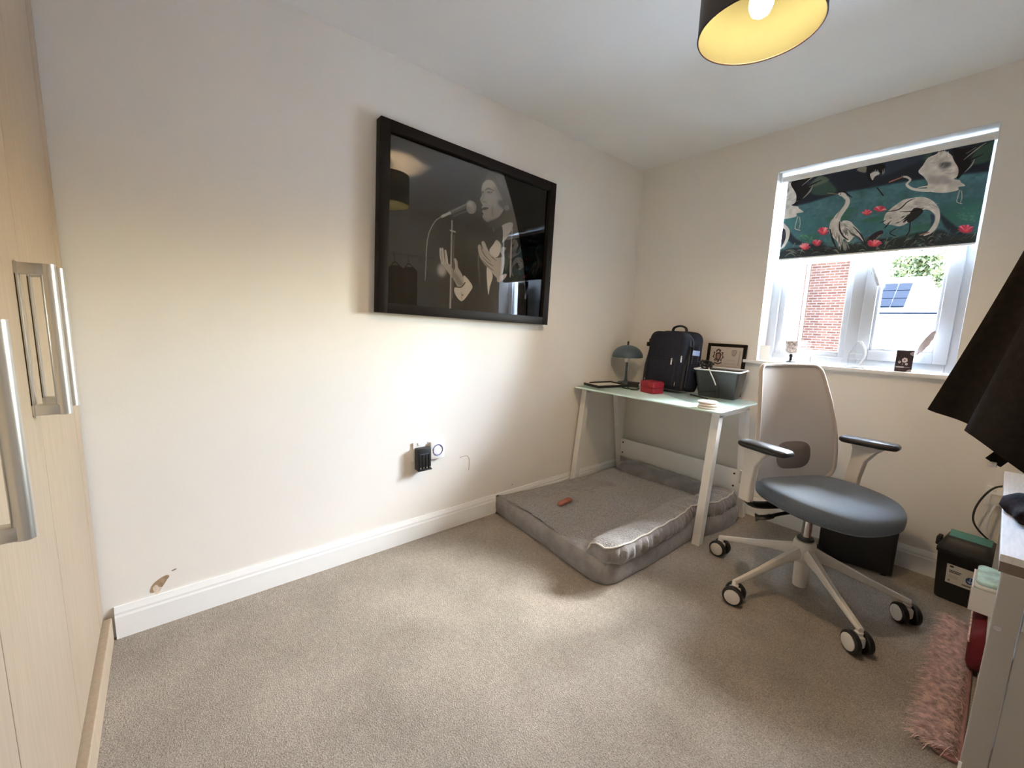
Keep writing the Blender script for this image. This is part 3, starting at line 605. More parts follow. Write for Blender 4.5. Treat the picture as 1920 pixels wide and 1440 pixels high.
# ------------------------------------------------------------------ pendant lamp
LX, LY, LZ, LR = 1.348, -1.462, 2.05, .165
pl = thing('pendant_lamp', (LX, LY, LZ), 'lit drum pendant lamp, dark bronze outside and gold inside, hanging from ceiling', 'lamp')
b = MB(); n = 64
b.lathe([(LR, .002), (LR, .215), (LR-.002, .215), (LR-.002, .002)], n=n, cap=False).build('shade', 'shade_out', pl)
MB().lathe([(LR-.0022, .004), (LR-.0022, .2145)], n=n, cap=False).build('shade_lining', 'shade_in', pl)
MB().tube([(LR*math.cos(t)-.001*math.cos(t), LR*math.sin(t)-.001*math.sin(t), .001) for t in np.linspace(0, 2*PI, n+1)[:-1]], .0022, 6, closed=True).build('shade_rim', 'frame_dark', pl)
b = MB()
for k in range(3):
    a = 2*PI*k/3+.4; b.cyl((.02*math.cos(a), .02*math.sin(a), .205), ((LR-.003)*math.cos(a), (LR-.003)*math.sin(a), .212), .002, 6)
b.build('spider', 'steel', pl)
MB().lathe([(.005, .30-.02), (.006, .26), (.022, .255), (.024, .155), (.018, .145)], n=20).build('lamp_holder', 'white', pl)
MB().lathe([(.013, .148), (.016, .13), (.027, .105), (.032, .082), (.031, .065), (.024, .048), (.012, .039), (.002, .037)], n=24).build('bulb', 'bulb', pl)
MB().cyl((0, 0, .27), (0, 0, .30), .0035, 8).lathe([(.045, .272), (.05, .285), (.05, .299), ], n=24).build('ceiling_rose', 'white', pl)

# ------------------------------------------------------------------ wall sockets, charger
so = thing('wall_socket', (0, -1.803, .488), 'white double wall socket behind black charger on left wall', 'socket')
MB().box((.005, 0, 0), (.009, .184, .102), bev=.002).build('plate', 'white', so)
for y in (-.06, .0): MB().box((.0105, y, .042), (.004, .012, .014), bev=.001).build('switch', 'white', so)
ch = thing('battery_charger', (.011, -1.848, .455), 'black four-bay battery charger plugged into left wall socket', 'charger')
b = MB(); b.box((.018, 0, 0), (.034, .08, .118), bev=.004); b.build('body', 'black', ch)
for k in range(4):
    y = -.027+k*.018
    MB().box((.0365, y, -.015), (.003, .003, .075), bev=.001).build('bay_divider', 'black', ch)
    MB().box((.0375, y+.004, -.047), (.005, .006, .008), bev=.001).build('contact', 'gold_contact', ch)
MB().box((.0355, 0, .028), (.0015, .05, .004)).build('logo_strip', 'navy_light', ch, smooth=False)
MB().box((.039, 0, -.057), (.012, .08, .008), bev=.002).build('bottom_ledge', 'black', ch)
pg = thing('plug_in_unit', (.011, -1.757, .485), 'white square plug-in unit with a blue ring, right half of left wall socket', 'plug')
MB().box((.008, 0, 0), (.015, .084, .096), bev=.003).build('body', 'white', pg)
MB().tube([(.016, .029*math.cos(t), .029*math.sin(t)) for t in np.linspace(0, 2*PI, 33)[:-1]], .0026, 6, closed=True).build('ring', 'blue', pg)

# ------------------------------------------------------------------ desk
dk = thing('desk', (0, 0, 0), 'small desk with pale aqua glass top and white metal A-frame legs in the corner', 'desk')
DZ = .755
b = MB(); o = squircle(.5, .5, 8)
def rrect(x0, x1, y0, y1, r, n=6):
    out = []
    for cx, cy, a0 in ((x1-r, y1-r, 0), (x0+r, y1-r, PI/2), (x0+r, y0+r, PI), (x1-r, y0+r, 1.5*PI)):
        for k in range(n+1): a = a0+PI/2*k/n; out.append((cx+r*math.cos(a), cy+r*math.sin(a)))
    return out
def slab(b, poly, z0, z1, bev=.002):
    c = np.mean(np.array(poly), 0); mx = np.max(np.abs(np.array(poly)-c), 0)
    ins = lambda d: [((x-c[0])*(1-d/mx[0])+c[0], (y-c[1])*(1-d/mx[1])+c[1]) for x, y in poly]
    L = [(ins(bev), z0), (poly, z0+bev), (poly, z1-bev), (ins(bev), z1)]
    return b.rings([[(x, y, z) for x, y in P] for P, z in L])
slab(MB(), rrect(.012, 1.022, -.672, -.112, .03), DZ-.009, DZ).build('glass_top', 'glass_desk', dk)
def beam(a, c, w, d):
    a, c = Vector(a), Vector(c); q = []
    for p in (a, c): q.append([p+Vector((sx*w/2, sy*d/2, 0)) for sx, sy in ((-1, -1), (1, -1), (1, 1), (-1, 1))])
    return MB().rings(q)
for x in (.052, .972):
    beam((x, -.662, 0), (x, -.575, DZ-.035), .042, .045).build('leg', 'desk_metal', dk, smooth=False)
    beam((x, -.085, 0), (x, -.215, DZ-.035), .042, .045).build('leg', 'desk_metal', dk, smooth=False)
    MB().box((x, -.395, DZ-.0285), (.042, .405, .033), bev=.002).build('top_rail', 'desk_metal', dk)
    for y in (-.56, -.23): MB().cyl((x, y, DZ-.012), (x, y, DZ-.0085), .018, 16).build('glass_pad', 'tray_rim', dk)
MB().box((.512, -.135, .243), (.885, .016, .14), bev=.002).build('modesty_panel', 'desk_metal', dk)
for x in (.095, .93):
    for z in (.205, .285): MB().cyl((x, -.1435, z), (x, -.146, z), .006, 10).build('bolt', 'black', dk)
MB().box((.08, -.60, DZ-.016), (.035, .03, .012), bev=.003).build('glass_clip', 'tray_rim', dk)

# ------------------------------------------------------------------ dog bed
db = thing('dog_bed', (0, 0, 0), 'grey plush bolster dog bed with pale piping on carpet under the desk', 'dog bed')
out = catmull([(.024, -1.30), (.05, -1.335), (.45, -1.368), (.78, -1.405), (.875, -1.395), (.917, -1.35), (.928, -1.25), (.938, -.95), (.936, -.72), (.940, -.62), (.975, -.50), (1.0, -.33), (.99, -.19), (.93, -.165), (.5, -.168), (.19, -.17), (.115, -.20), (.10, -.45), (.088, -.66), (.06, -1.0)], 5, True)
def inset(P, d):
    c = np.mean(np.array(P), 0); r = []
    N = len(P)
    for i in range(N):
        a = np.array(P[i-1]); bb = np.array(P[(i+1) % N]); t = bb-a; t /= np.linalg.norm(t)+1e-9; nrm = np.array([-t[1], t[0]]); r.append(tuple(np.array(P[i])+nrm*d))
    return r
def wav(P, z, amp, f): return [(x, y, z+amp*math.sin(f*(x*3+y*2.1))+amp*.6*math.sin(f*1.7*(x-y))) for x, y in P]
ST = .112
b = MB(); b.rings([wav(inset(out, .02), .0+.004, 0, 1), wav(inset(out, .004), .004, 0, 1), wav(inset(out, 0), .02, .001, 9), wav(inset(out, -.006), .06, .002, 9), wav(inset(out, 0), ST-.012, .003, 9), wav(inset(out, .012), ST-.001, .003, 9)], capb=True)
base = b.build('mattress_base', 'bed_velvet', db)
# plush lying surface: dense quilted sheet clipped to the outline
def inside(P, x, y):
    r = False; j = len(P)-1
    for i in range(len(P)):
        if (P[i][1] > y) != (P[j][1] > y) and x < (P[j][0]-P[i][0])*(y-P[i][1])/(P[j][1]-P[i][1])+P[i][0]: r = not r
        j = i
    return r
def plush_h(x, y):
    sag = .010*math.sin(4.2*x+1)*math.sin(3.1*y+.4)+.006*math.sin(11*x-3*y)
    q = .0035*(abs(math.sin(2*PI*(x+.35*y)/.075))*abs(math.sin(2*PI*(y-.35*x)/.075)))
    return ST+.004+sag*.6+q+random.uniform(-.0014, .0014)
top_in = inset(out, .016); gx = np.arange(.03, 1.0, .0095); gy = np.arange(-1.40, -.16, .0095); idx = {}; V = []; F = []
for i, x in enumerate(gx):
    for j, y in enumerate(gy):
        if inside(top_in, x, y): idx[i, j] = len(V); V.append((x, y, plush_h(x, y)))
for i in range(len(gx)-1):
    for j in range(len(gy)-1):
        k = [(i, j), (i+1, j), (i+1, j+1), (i, j+1)]
        if all(q in idx for q in k): F.append([idx[q] for q in k])
me = bpy.data.meshes.new('plush_top'); me.from_pydata(V, [], F); me.materials.append(M['bed_fur']); me.polygons.foreach_set('use_smooth', [True]*len(F))
pt = bpy.data.objects.new('plush_top', me); COL.objects.link(pt); pt.parent = db
# right-hand bolster lying on the slab: plush top, pleated outer side, piping along the edge
spine = catmull([(.835, -1.385, 0), (.848, -1.20, 0), (.846, -1.0, 0), (.842, -.80, 0), (.83, -.66, 0), (.85, -.53, 0), (.885, -.42, 0), (.885, -.28, 0), (.87, -.20, 0)], 14)
NS = len(spine); prof = [(.098, .0), (.104, .03), (.102, .055), (.086, .078), (.05, .088), (.0, .088), (-.05, .070), (-.09, .028), (-.105, .004)]
def bol(u):
    i = min(NS-1, int(u*(NS-1))); p = np.array(spine[i]); q = np.array(spine[min(NS-1, i+1)]); q0 = np.array(spine[max(0, i-1)]); t = q-q0; t /= np.linalg.norm(t); return p, np.array([t[1], -t[0], 0])
def end_s(u): return min(1, .55+u*9, .6+(1-u)*8)
loops = []
for i in range(NS):
    u = i/(NS-1); p, nr = bol(u); e2 = end_s(u); ring = []
    for k, (d, z) in enumerate(prof):
        plt_ = (.009*math.sin(i*1.9)+.006*math.sin(i*.83)) if k in (1, 2) else 0
        sq = 1-.25*math.exp(-((u-.58)/.09)**2) if d > 0 else 1
        ring.append(tuple(p+nr*(d*e2*sq+plt_)+np.array([0, 0, ST-.004+z*(.75+.25*e2)*(1-.1*math.exp(-((u-.58)/.1)**2))+(0.003*math.sin(i*.7+k))])))
    loops.append(ring)
bo = MB(); bo.rings(loops)
bolster = bo.build('side_bolster', 'bed_velvet', db, ang=80)
tl = []
for i in range(NS): tl.append([tuple(np.array(q)+np.array([0, 0, .003+random.uniform(-.001, .001)])) for q in loops[i][3:]])
b = MB(); Vv = [[b.bm.verts.new(q) for q in r] for r in tl]
for A, B in zip(Vv, Vv[1:]):
    for k in range(len(A)-1): b.bm.faces.new((A[k], A[k+1], B[k+1], B[k]))
b.build('bolster_plush', 'bed_fur', bolster, ang=80)
pip = [tuple(np.array(loops[i][3])+np.array([0, 0, .004])) for i in range(NS)]
MB().tube([loops[0][7]]+[tuple(np.array(loops[0][k])+np.array([0, -.004, .003])) for k in (6, 5, 4)]+pip, .0042, 6).build('piping', 'piping', bolster)
# smooth back bolster along the far edge
sp = [(x, -.215+.012*math.sin(3*x), 0) for x in np.linspace(.135, .86, 30)]
b = MB(); L = []
for i, (x, y, _) in enumerate(sp):
    s_ = min(1, .6+i*.12); L.append([(x, y+.075*s_*math.cos(a)*(1 if a < PI/2 or a > 1.5*PI else 1.25), ST-.006+.078*s_*max(0, math.sin(a))+.003*math.sin(i*1.3)) for a in np.linspace(0, PI, 11)])
b.rings(L).build('back_bolster', 'bed_velvet', db, ang=80)
tr = tag(MB().box((.361, -1.086, ST+.024), (.034, .112, .018), rz=.12, bev=.005).box((.358, -1.06, ST+.034), (.018, .04, .006), rz=.12, bev=.002).build('dog_chew', 'treat'), 'small brownish pink block lying on the plush top of the dog bed', 'dog toy')

# ------------------------------------------------------------------ things on the desk
# table lamp with domed shade
dl = thing('table_lamp', (.118, -.205, DZ), 'small blue-grey mushroom dome table lamp at left back of the desk', 'lamp')
MB().lathe([(.055, 0), (.058, .006), (.055, .016), (.02, .022), (.012, .03)], n=28).build('base', 'lamp_teal', dl)
MB().lathe([(.012, .022), (.009, .06), (.008, .14), (.010, .2), (.008, .245)], n=16).build('stem', 'lamp_teal', dl)
pr = [(.112*math.cos(a), .205+.088*math.sin(a)) for a in np.linspace(0, PI/2-.06, 12)]
MB().lathe(pr+[(r-.003 if r > .004 else r, z-.003) for r, z in pr[::-1]], n=36, cap=False).build('shade', 'lamp_teal', dl)
MB().lathe([(.004, .29), (.008, .298), (.006, .305), (.009, .312), (.002, .322)], n=12).build('finial', 'black', dl)
MB().lathe([(.003, .16), (.016, .17), (.02, .19), (.012, .215)], n=16).build('bulb', 'white', dl)
# frame lying flat
ff = thing('lying_picture_frame', (.10, -.43, DZ), 'thin black picture frame lying flat on the left end of the desk', 'picture frame', rz=math.radians(-14))
b = MB(); w_, h_ = .10, .135
for s in (-1, 1): b.box((s*(w_-.008), 0, .0085), (.016, 2*h_, .016), bev=.002); b.box((0, s*(h_-.008), .0085), (2*w_-.032, .016, .016), bev=.002)
b.build('frame', 'black', ff)
MB().box((0, 0, .005), (2*w_-.03, 2*h_-.03, .006)).build('print', 'paper', ff, smooth=False)
# power adapter with lead
pa = thing('power_adapter', (.252, -.300, DZ), 'black power adapter with coiled lead between table lamp and backpack', 'adapter', rz=.3)
MB().box((0, 0, .0205), (.078, .05, .035), bev=.006).build('body', 'black', pa)
MB().box((.044, .005, .02), (.012, .02, .016), bev=.002).build('plug_end', 'tray_rim', pa)
MB().tube(catmull([(-.05, 0, .012), (-.075, -.05, .005), (-.03, -.12, .005), (.05, -.125, .005), (.065, -.08, .006), (.03, -.07, .011), (-.01, -.1, .010), (.03, -.15, .005), (.075, -.14, .005)], 8), .0038, 6).build('lead', 'black', pa)
# red tin
rt = thing('red_tin', (.462, -.405, DZ), 'small glossy red lidded tin in front of the navy backpack', 'box', rz=-.28)
slab(MB(), rrect(-.062, .062, -.046, .046, .01), .001, .036, .003).build('body', 'red_tin', rt)
slab(MB(), rrect(-.0635, .0635, -.0475, .0475, .01), .037, .078, .004).build('lid', 'red_tin', rt)
# backpack
bpk = thing('backpack', (.468, -.195, DZ+.0085), 'dark navy cabin backpack standing on the desk behind a red tin', 'backpack', rz=0)
bpk.rotation_euler = (math.radians(-4), 0, math.radians(-8))
def rbox_pack(b, x0, x1, y0, y1, z0, z1, r, topr, bulge=.0):
    pts = []
    hw = (x1-x0)/2; cx = (x0+x1)/2
    P = [(-hw+.012, z0), (hw-.012, z0), (hw, z0+.03), (hw, z1-topr)]
    P += [(hw-topr+topr*math.cos(a), z1-topr+topr*math.sin(a)) for a in np.linspace(.2, PI/2, 6)]
    P += [(-hw+topr+topr*math.cos(a), z1-topr+topr*math.sin(a)) for a in np.linspace(PI/2, PI-.2, 6)]
    P += [(-hw, z1-topr), (-hw, z0+.03)]
    zc = (z0+z1)/2
    def sc(k): return [(cx+x*(1-k/hw), zc+(z-zc)*(1-k/(zc-z0))) for x, z in P]
    L = [(sc(r*1.6), y0-bulge), (sc(r*.6), y0), (sc(.1*r), y0+r*.7), (sc(0), y0+r*1.4), (sc(0), y1-r*1.4), (sc(.1*r), y1-r*.7), (sc(r*.6), y1), (sc(r*1.6), y1+bulge*.3)]
    return b.rings([[(x, y, z) for x, z in p] for p, y in L])
rbox_pack(MB(), -.142, .142, -.098, -.005, .006, .392, .016, .055, .008).build('front_compartment', 'navy', bpk, ang=60)
rbox_pack(MB(), -.15, .15, -.005, .098, .002, .402, .016, .06, .004).build('main_compartment', 'navy', bpk, ang=60)
rbox_pack(MB(), -.112, .112, -.121, -.098, .03, .215, .01, .03, .004).build('front_pocket', 'navy', bpk, ang=60)
MB().tube(catmull([(-.055, .03, .395), (-.045, .03, .425), (0, .032, .438), (.045, .03, .425), (.055, .03, .395)], 6), .0085, 8, flat=(1.5, .8)).build('carry_handle', 'black', bpk)
def zipline(x, y0, y1, z0, z1): return [(x, y0, z0), (x+.002, y0, z0+.12), (x+.002, y1, z1-.09), (x-.02, y1, z1-.03), (x-.07, y1, z1-.004)]
for y in (-.038, -.006, .052):
    MB().tube(catmull(zipline(.146, y, y, .03, .392), 6), .0035, 6).build('zip', 'navy_light', bpk)
for (x, y, z) in ((.085, -.128, .195), (.135, -.098, .215), (.11, -.105, .05)):
    MB().box((x, y, z), (.010, .006, .045 if z > .1 else .03), bev=.002).build('zip_pull', 'chrome', bpk)
for s in (-1, 1):
    MB().tube([(s*.152, -.09, .02), (s*.153, -.085, .15), (s*.154, -.05, .30), (s*.156, .03, .315)], .008, 6, flat=(.5, 1.4)).build('compression_strap', 'black', bpk)
MB().box((-.158, -.055, .318), (.016, .03, .04), bev=.004).box((-.166, -.07, .298), (.014, .026, .03), bev=.004).build('buckle', 'black', bpk)
MB().tube([(-.147, -.09, .05), (-.148, -.075, .17), (-.146, -.06, .29)], .003, 6).build('reflective_trim', 'tray_rim', bpk)
MB().box((.155, .02, .262), (.003, .075, .034), bev=.001).build('blue_label', 'blue_pale', bpk)
rbox_pack(MB(), -.005, .02, -.04, .07, .02, .19, .006, .02, 0).build('side_pocket', 'navy', bpk, ang=60)
for o in bpk.children:
    if o.name.startswith('side_pocket'): o.location = (.145, 0, 0)
# framed certificate leaning on the wall
ce = thing('framed_certificate', (.752, -.045, DZ), 'small dark-framed certificate with a brown crest leaning on window wall behind the tray', 'picture frame', rz=math.radians(3))
tlt = empty('certificate_body', parent=None); COL.objects.unlink(tlt); bpy.data.objects.remove(tlt)
ce.rotation_euler = (math.radians(-5), 0, math.radians(2))
w_, h_ = .122, .335
b = MB(); fb = .02; z0 = h_-.205-.0
for s in (-1, 1): b.box((s*(w_-fb/2), 0, .17), (fb, .016, .335), bev=.002)
for z in (.0125, .3275): b.box((0, 0, z), (2*w_-2*fb, .016, fb), bev=.002)
b.build('frame', 'frame_dark', ce)
print_quad('print', paint_cert(), (-w_+fb, -.004, .318), (w_-fb, -.004, .318), (w_-fb, -.004, .13), (-w_+fb, -.004, .13), ce)
MB().box((0, .001, .17), (2*w_-.02, .006, .31)).build('mount', 'paper', ce, smooth=False)
# smoky plastic tray
ty = thing('storage_tub', (.788, -.158, DZ), 'smoky grey translucent plastic tub with white rim at right end of the desk', 'tub', rz=math.radians(4))
def tub(b, w0, d0, w1, d1, z0, z1, t):
    L = [(w0-t, d0-t, z0+t), (w1-t, d1-t, z1), (w1, d1, z1), (w0, d0, z0)]
    L2 = [[(x, y, z) for x, y in rrect(-w/2, w/2, -d/2, d/2, .014, 4)] for w, d, z in ((w0-2*t, d0-2*t, z0+t), (w1-2*t, d1-2*t, z1), (w1, d1, z1), (w0, d0, z0))]
    return b.rings(L2)
tub(MB(), .215, .12, .265, .165, .001, .172, .003).build('body', 'tray', ty)
rim = rrect(-.136, .136, -.086, .086, .016, 5)
b = MB(); b.tube([(x, y, .174+.016*max(0, (y+.02)/.1)*(1-(x/.15)**2)) for x, y in rim], .0058, 6, closed=True, flat=(1.3, .8)).build('rim', 'tray_rim', ty)
for x in (-.11, .11): MB().box((x, 0, .10), (.004, .04, .055), bev=.001, mtx=Matrix.Rotation(math.copysign(.14, x), 4, 'Y')).build('handle_slot', 'black', ty)
MB().box((.02, .03, .09), (.16, .005, .15), bev=.002, mtx=Matrix.Rotation(.15, 4, 'X')).build('divider', 'tray_rim', ty)
ea = thing('cable_bundle', (.742, -.245, DZ+.17), 'tangled black cable with a white end hanging over the front of the smoky tub', 'cable')
pts = []
for k in range(46):
    a = k*.9; pts.append((-.03+.033*math.cos(a)*(1+.25*math.sin(k*2.3)), .035+.022*math.sin(a*1.3), .035+.02*math.sin(a*.77)+.006*math.cos(k)))
MB().tube(catmull(pts, 4), .0042, 5).build('tangle', 'black', ea)
MB().tube(catmull([(.0, .012, .018), (.02, .0, -.01), (.045, -.004, -.05), (.062, -.004, -.085)], 5), .0036, 6).build('white_end', 'cable_white', ea)
MB().tube(catmull([(.062, -.004, -.085), (.068, 0, -.11), (.07, .004, -.145), (.066, .002, -.166)], 5), .0026, 6).build('lead', 'black', ea)
pn = tag(MB().tube([(.655, -.262, DZ+.006), (.75, -.305, DZ+.006), (.795, -.322, DZ+.006)], [.0055, .0055, .004], 8).build('stylus', 'black'), 'slim black pen lying on the glass desk in front of the tub', 'pen')
for k in range(3):
    cpos = (.925+.003*(k % 2)-.004*(k == 2), -.60+.003*k, DZ+.0125*k)
    t = thing('coaster', cpos, ['bottom round pale coaster of the stack at front right of the desk', 'middle round pale coaster of the stack at front right of the desk', 'top round pale coaster of the stack at front right of the desk'][k], 'coaster', rz=k, group='coaster stack on the desk')
    MB().lathe([(.048, .0006), (.05, .002), (.05, .004)], n=36).build('cork_base', 'coaster_edge', t); MB().lathe([(.05, .0042), (.05, .0105), (.048, .012)], n=36).build('disc', 'coaster', t)

# ------------------------------------------------------------------ things on the window sill
SZ = 1.001
gb = thing('mosaic_goblet', (1.10, .05, SZ), 'small patterned mosaic goblet on a dark stem at left of the window sill', 'goblet')
MB().lathe([(.026, 0), (.024, .005), (.007, .012), (.006, .03), (.010, .04), (.006, .05)], n=20).build('stem', 'frame_dark', gb)
MB().lathe([(.006, .05), (.026, .056), (.032, .07), (.035, .128), (.033, .128), (.030, .07), (.02, .06)], n=24, cap=False).build('cup', 'copper', gb)
cd = thing('white_card', (.955, .05, SZ), 'small white card leaning in the left corner of the window sill', 'card', rz=.5)
b = MB(); b.box((0, 0, .047), (.055, .002, .092), mtx=Matrix.Rotation(-.22, 4, 'X')).build('front_leaf', 'paper', cd, smooth=False); MB().box((0, .028, .046), (.055, .002, .09), mtx=Matrix.Rotation(.3, 4, 'X')).build('back_leaf', 'coaster_edge', cd, smooth=False)
ab = thing('acrylic_block', (1.238, .045, SZ), 'low clear acrylic block behind the chair back on the window sill', 'ornament')
MB().box((0, 0, .024), (.075, .02, .046), bev=.002).build('block', 'acrylic', ab); MB().box((0, -.0105, .022), (.04, .0008, .014)).build('etched_panel', 'tray_rim', ab, smooth=False)
aw = thing('acrylic_award', (1.412, .04, SZ), 'clear curved acrylic award standing in the middle of the window sill', 'award')
arc = [(-.035, .012), (-.035, .085)]+[(-.035+.072*math.sin(a)*.98, .012+.128*(1-abs(1-a/1.2)**1.0)*0+.0) for a in ()]
sail = [(-.034, .012)]+[(-.034+.03*t, .07+.07*t) for t in np.linspace(0, 1, 5)]+[(.0+.036*math.sin(PI*(.12+.76*t)), .14-.128*t) for t in np.linspace(0, 1, 10)]
MB().prism(sail, -.006, .006, 'y').build('plate', 'acrylic', aw, ang=30)
MB().tube([(x, 0, z) for x, z in sail[5:]], .0042, 6).build('polished_edge', 'white', aw)
MB().box((0, 0, .006), (.085, .045, .011), bev=.002).build('foot', 'acrylic', aw)
for z, w_ in ((.045, .05), (.075, .055)): MB().box((-.002, -.0068, z), (w_, .0006, .004)).build('engraved_line', 'tray_rim', aw, smooth=False)
fx = thing('flower_logo_box', (1.606, .038, SZ), 'small dark box with white flower logo at right of the window sill', 'box', rz=.12)
b = MB(); w_, d_, h_ = .032, .030, .108
for (cx, cy, sx, sy) in ((0, -d_+.001, 2*w_, .002), (0, d_-.001, 2*w_, .002), (-w_+.001, 0, .002, 2*d_-.004), (w_-.001, 0, .002, 2*d_-.004)): b.box((cx, cy, h_/2), (sx, sy, h_))
b.box((0, 0, .002), (2*w_-.004, 2*d_-.004, .003)); b.build('carton', 'tray_rim', fx, smooth=False)
print_quad('printed_front', paint_boxfront(), (-w_, -d_-.0006, h_), (w_, -d_-.0006, h_), (w_, -d_-.0006, .0005), (-w_, -d_-.0006, .0005), fx)
qf = thing('feather_quill', (1.615, .038, SZ+.02), 'grey feather quill standing in the flower logo box', 'feather')
P0, P1 = Vector((0, 0, 0)), Vector((.083, 0, .19)); ax = (P1-P0).normalized(); sd = Vector((ax.z, 0, -ax.x))
MB().tube([P0, P0.lerp(P1, .6), P1], [.0016, .0012, .0005], 5).build('shaft', 'feather', qf)
L = []; R_ = []
for t in np.linspace(.34, 1.02, 16):
    wv = .016*math.sin(PI*min(1, (t-.34)/.68))**.6; p = P0.lerp(P1, min(t, 1)); L.append(p+sd*(wv*1.1+.002*math.sin(t*40))); R_.append(p-sd*wv*.7)
b = MB(); b.rings([[tuple(v+Vector((0, y, 0))) for v in L+R_[::-1]] for y in (-.0008, .0008)]).build('vane', 'feather', qf, smooth=False)

# ------------------------------------------------------------------ office chair
oc = thing('office_chair', (1.464, -.69, 0), 'office chair with taupe mesh back, slate blue seat and light beige frame on castors', 'chair', rz=math.radians(-28))
b = MB(); b.lathe([(.026, .03), (.028, .05), (.030, .15), (.040, .16), (.044, .235), (.040, .25), (.03, .252)], n=28).build('hub', 'chair_beige', oc)
MB().lathe([(.031, .250), (.034, .256), (.031, .264)], n=24).build('collar', 'black', oc)
MB().cyl((0, 0, .262), (0, 0, .42), .0185, 20).build('gas_lift', 'chrome', oc)
for ang in (177.5, 245.5, 315, 18, 97):
    a = math.radians(ang+28); d = Vector((math.cos(a), math.sin(a), 0)); s = Vector((-d.y, d.x, 0)); L = []
    for t, wd_, zt, zb in ((.03, .021, .226, .172), (.12, .017, .192, .156), (.24, .0135, .148, .122), (.34, .0115, .116, .096), (.375, .010, .106, .090)):
        c = d*t; L.append([c+s*wd_*.8+Vector((0, 0, zb)), c+s*wd_+Vector((0, 0, (zt+zb)/2)), c+s*wd_*.55+Vector((0, 0, zt)), c-s*wd_*.55+Vector((0, 0, zt)), c-s*wd_+Vector((0, 0, (zt+zb)/2)), c-s*wd_*.8+Vector((0, 0, zb))])
    MB().rings(L).build('leg', 'chair_beige', oc, ang=50)
    cp = d*.366; ya = math.radians({177.5: 15, 245.5: 28, 315: -20, 18: -28, 97: 10}[ang]+28-20)
    cs = empty('castor', (cp.x, cp.y, 0), ya, oc)
    MB().cyl((0, 0, .085), (0, 0, .10), .008, 12).lathe([(.013, .062), (.014, .085), (.008, .09)], n=16).box((0, 0, .052), (.05, .026, .045), bev=.01).build('castor_housing', 'chair_beige', cs)
    for sgn in (-1, 1):
        RX = Matrix.Rotation(PI/2, 4, 'X')
        MB().lathe([(.030, -.011), (.037, -.0115), (.041, -.008), (.042, 0), (.041, .008), (.037, .0115), (.030, .011)], c=(0, sgn*.024, .0425), n=32, mtx=RX).build('wheel', 'black', cs)
        MB().lathe([(.031, 0), (.031, .0035), (.028, .005), (.004, .0055)], c=(0, sgn*.035, .0425), n=28, mtx=Matrix.Rotation(PI/2 if sgn < 0 else -PI/2, 4, 'X')).build('wheel_cap', 'chair_beige', cs)
# mechanism
MB().box((.0, 0, .425), (.22, .13, .05), bev=.015).box((-.06, 0, .42), (.30, .10, .035), bev=.012).build('mechanism', 'black', oc)
MB().tube(catmull([(.02, -.05, .405), (.0, -.16, .385), (-.005, -.22, .372), (-.03, -.255, .362)], 5), [.008]*8+[.012]*6+[.018]*2, 8, flat=(1.5, .7)).build('tilt_lever', 'black', oc)
# seat cushion
def seat_outline(k, n=64):
    o = []
    for i in range(n):
        t = 2*PI*i/n; c, s_ = math.cos(t), math.sin(t); e_ = 2.6
        x = .252*math.copysign(abs(c)**(2/e_), c); y = .238*math.copysign(abs(s_)**(2/e_), s_)
        y *= 1-.10*max(0, -x/.27)**2 - .03*max(0, x/.27)**2
        f = 1-k/.26
        o.append((.056+x*f, y*f))
    return o
def seat_z(x, y, z): return z-.020*max(0, (x-.17)/.16)**2-.005*max(0, 1-((x+.02)/.2)**2)*max(0, 1-(y/.18)**2)+.012*(abs(y)/.25)**3+.018*max(0, (-x-.08)/.15)**2
lv = [(.05, .434), (.012, .436), (.002, .446), (0, .465), (.001, .484), (.008, .496), (.022, .504), (.05, .508), (.09, .508), (.14, .507), (.19, .506), (.23, .506)]
b = MB(); b.rings([[(x, y, seat_z(x, y, z)) for x, y in seat_outline(k)] for k, z in lv]).build('seat', 'seat', oc, ang=80)
MB().rings([[(x, y, seat_z(x, y, z)-.004) for x, y in seat_outline(k)] for k, z in ((.10, .418), (.05, .424), (.03, .442))]).build('seat_shell', 'black', oc, ang=60)
# backrest: rounded, slightly dished panel that reclines
BH0, BH1 = .487, 1.03
def back_pt(u, v, off=0):
    hw = .200+.028*math.sin(PI*min(1, .25+v*.75)) - .032*v**1.5
    x = -.124-.098*v**1.15+.022*math.sin(PI*v)+.030*u*u + off
    return x, u*hw, BH0+(BH1-BH0)*v
def back_loop(k, off=0):
    o = []; n = 9
    for cx, cy, r, a0 in ((1, 1, .17, 0), (-1, 1, .17, 1), (-1, -1, .30, 2), (1, -1, .30, 3)):
        for i in range(n+1):
            a = (a0+i/n)*PI/2; rv = r*.42
            U = cx*(1-r)+r*math.cos(a); V = cy*(1-rv*2)+2*rv*math.sin(a); o.append((U, V))
    q = []
    for (u0, v0), (u1, v1) in zip(o, o[1:]+o[:1]):
        m = max(1, int(math.hypot(u1-u0, v1-v0)/.12))
        q += [(u0+(u1-u0)*t/m, v0+(v1-v0)*t/m) for t in range(m)]
    return [back_pt(u*k, .5+.5*v*k, off) for u, v in q]
MB().rings([back_loop(k) for k in (.975, .9, .75, .55, .35, .15, .02)], capa=False).build('mesh_back', 'mesh', oc, ang=80)
MB().tube(back_loop(.98), .0085, 8, closed=True).build('back_rim', 'mesh_rim', oc)
MB().tube(back_loop(.985, -.008), .005, 8, closed=True).build('back_frame', 'chair_beige', oc)
def lum(k, off): 
    o = []
    for i in range(40):
        t = 2*PI*i/40; c, s_ = math.cos(t), math.sin(t); o.append(back_pt(.02+.42*k*math.copysign(abs(c)**.6, c), .225+.12*k*math.copysign(abs(s_)**(.6 if s_ > 0 else .8), s_), off))
    return o
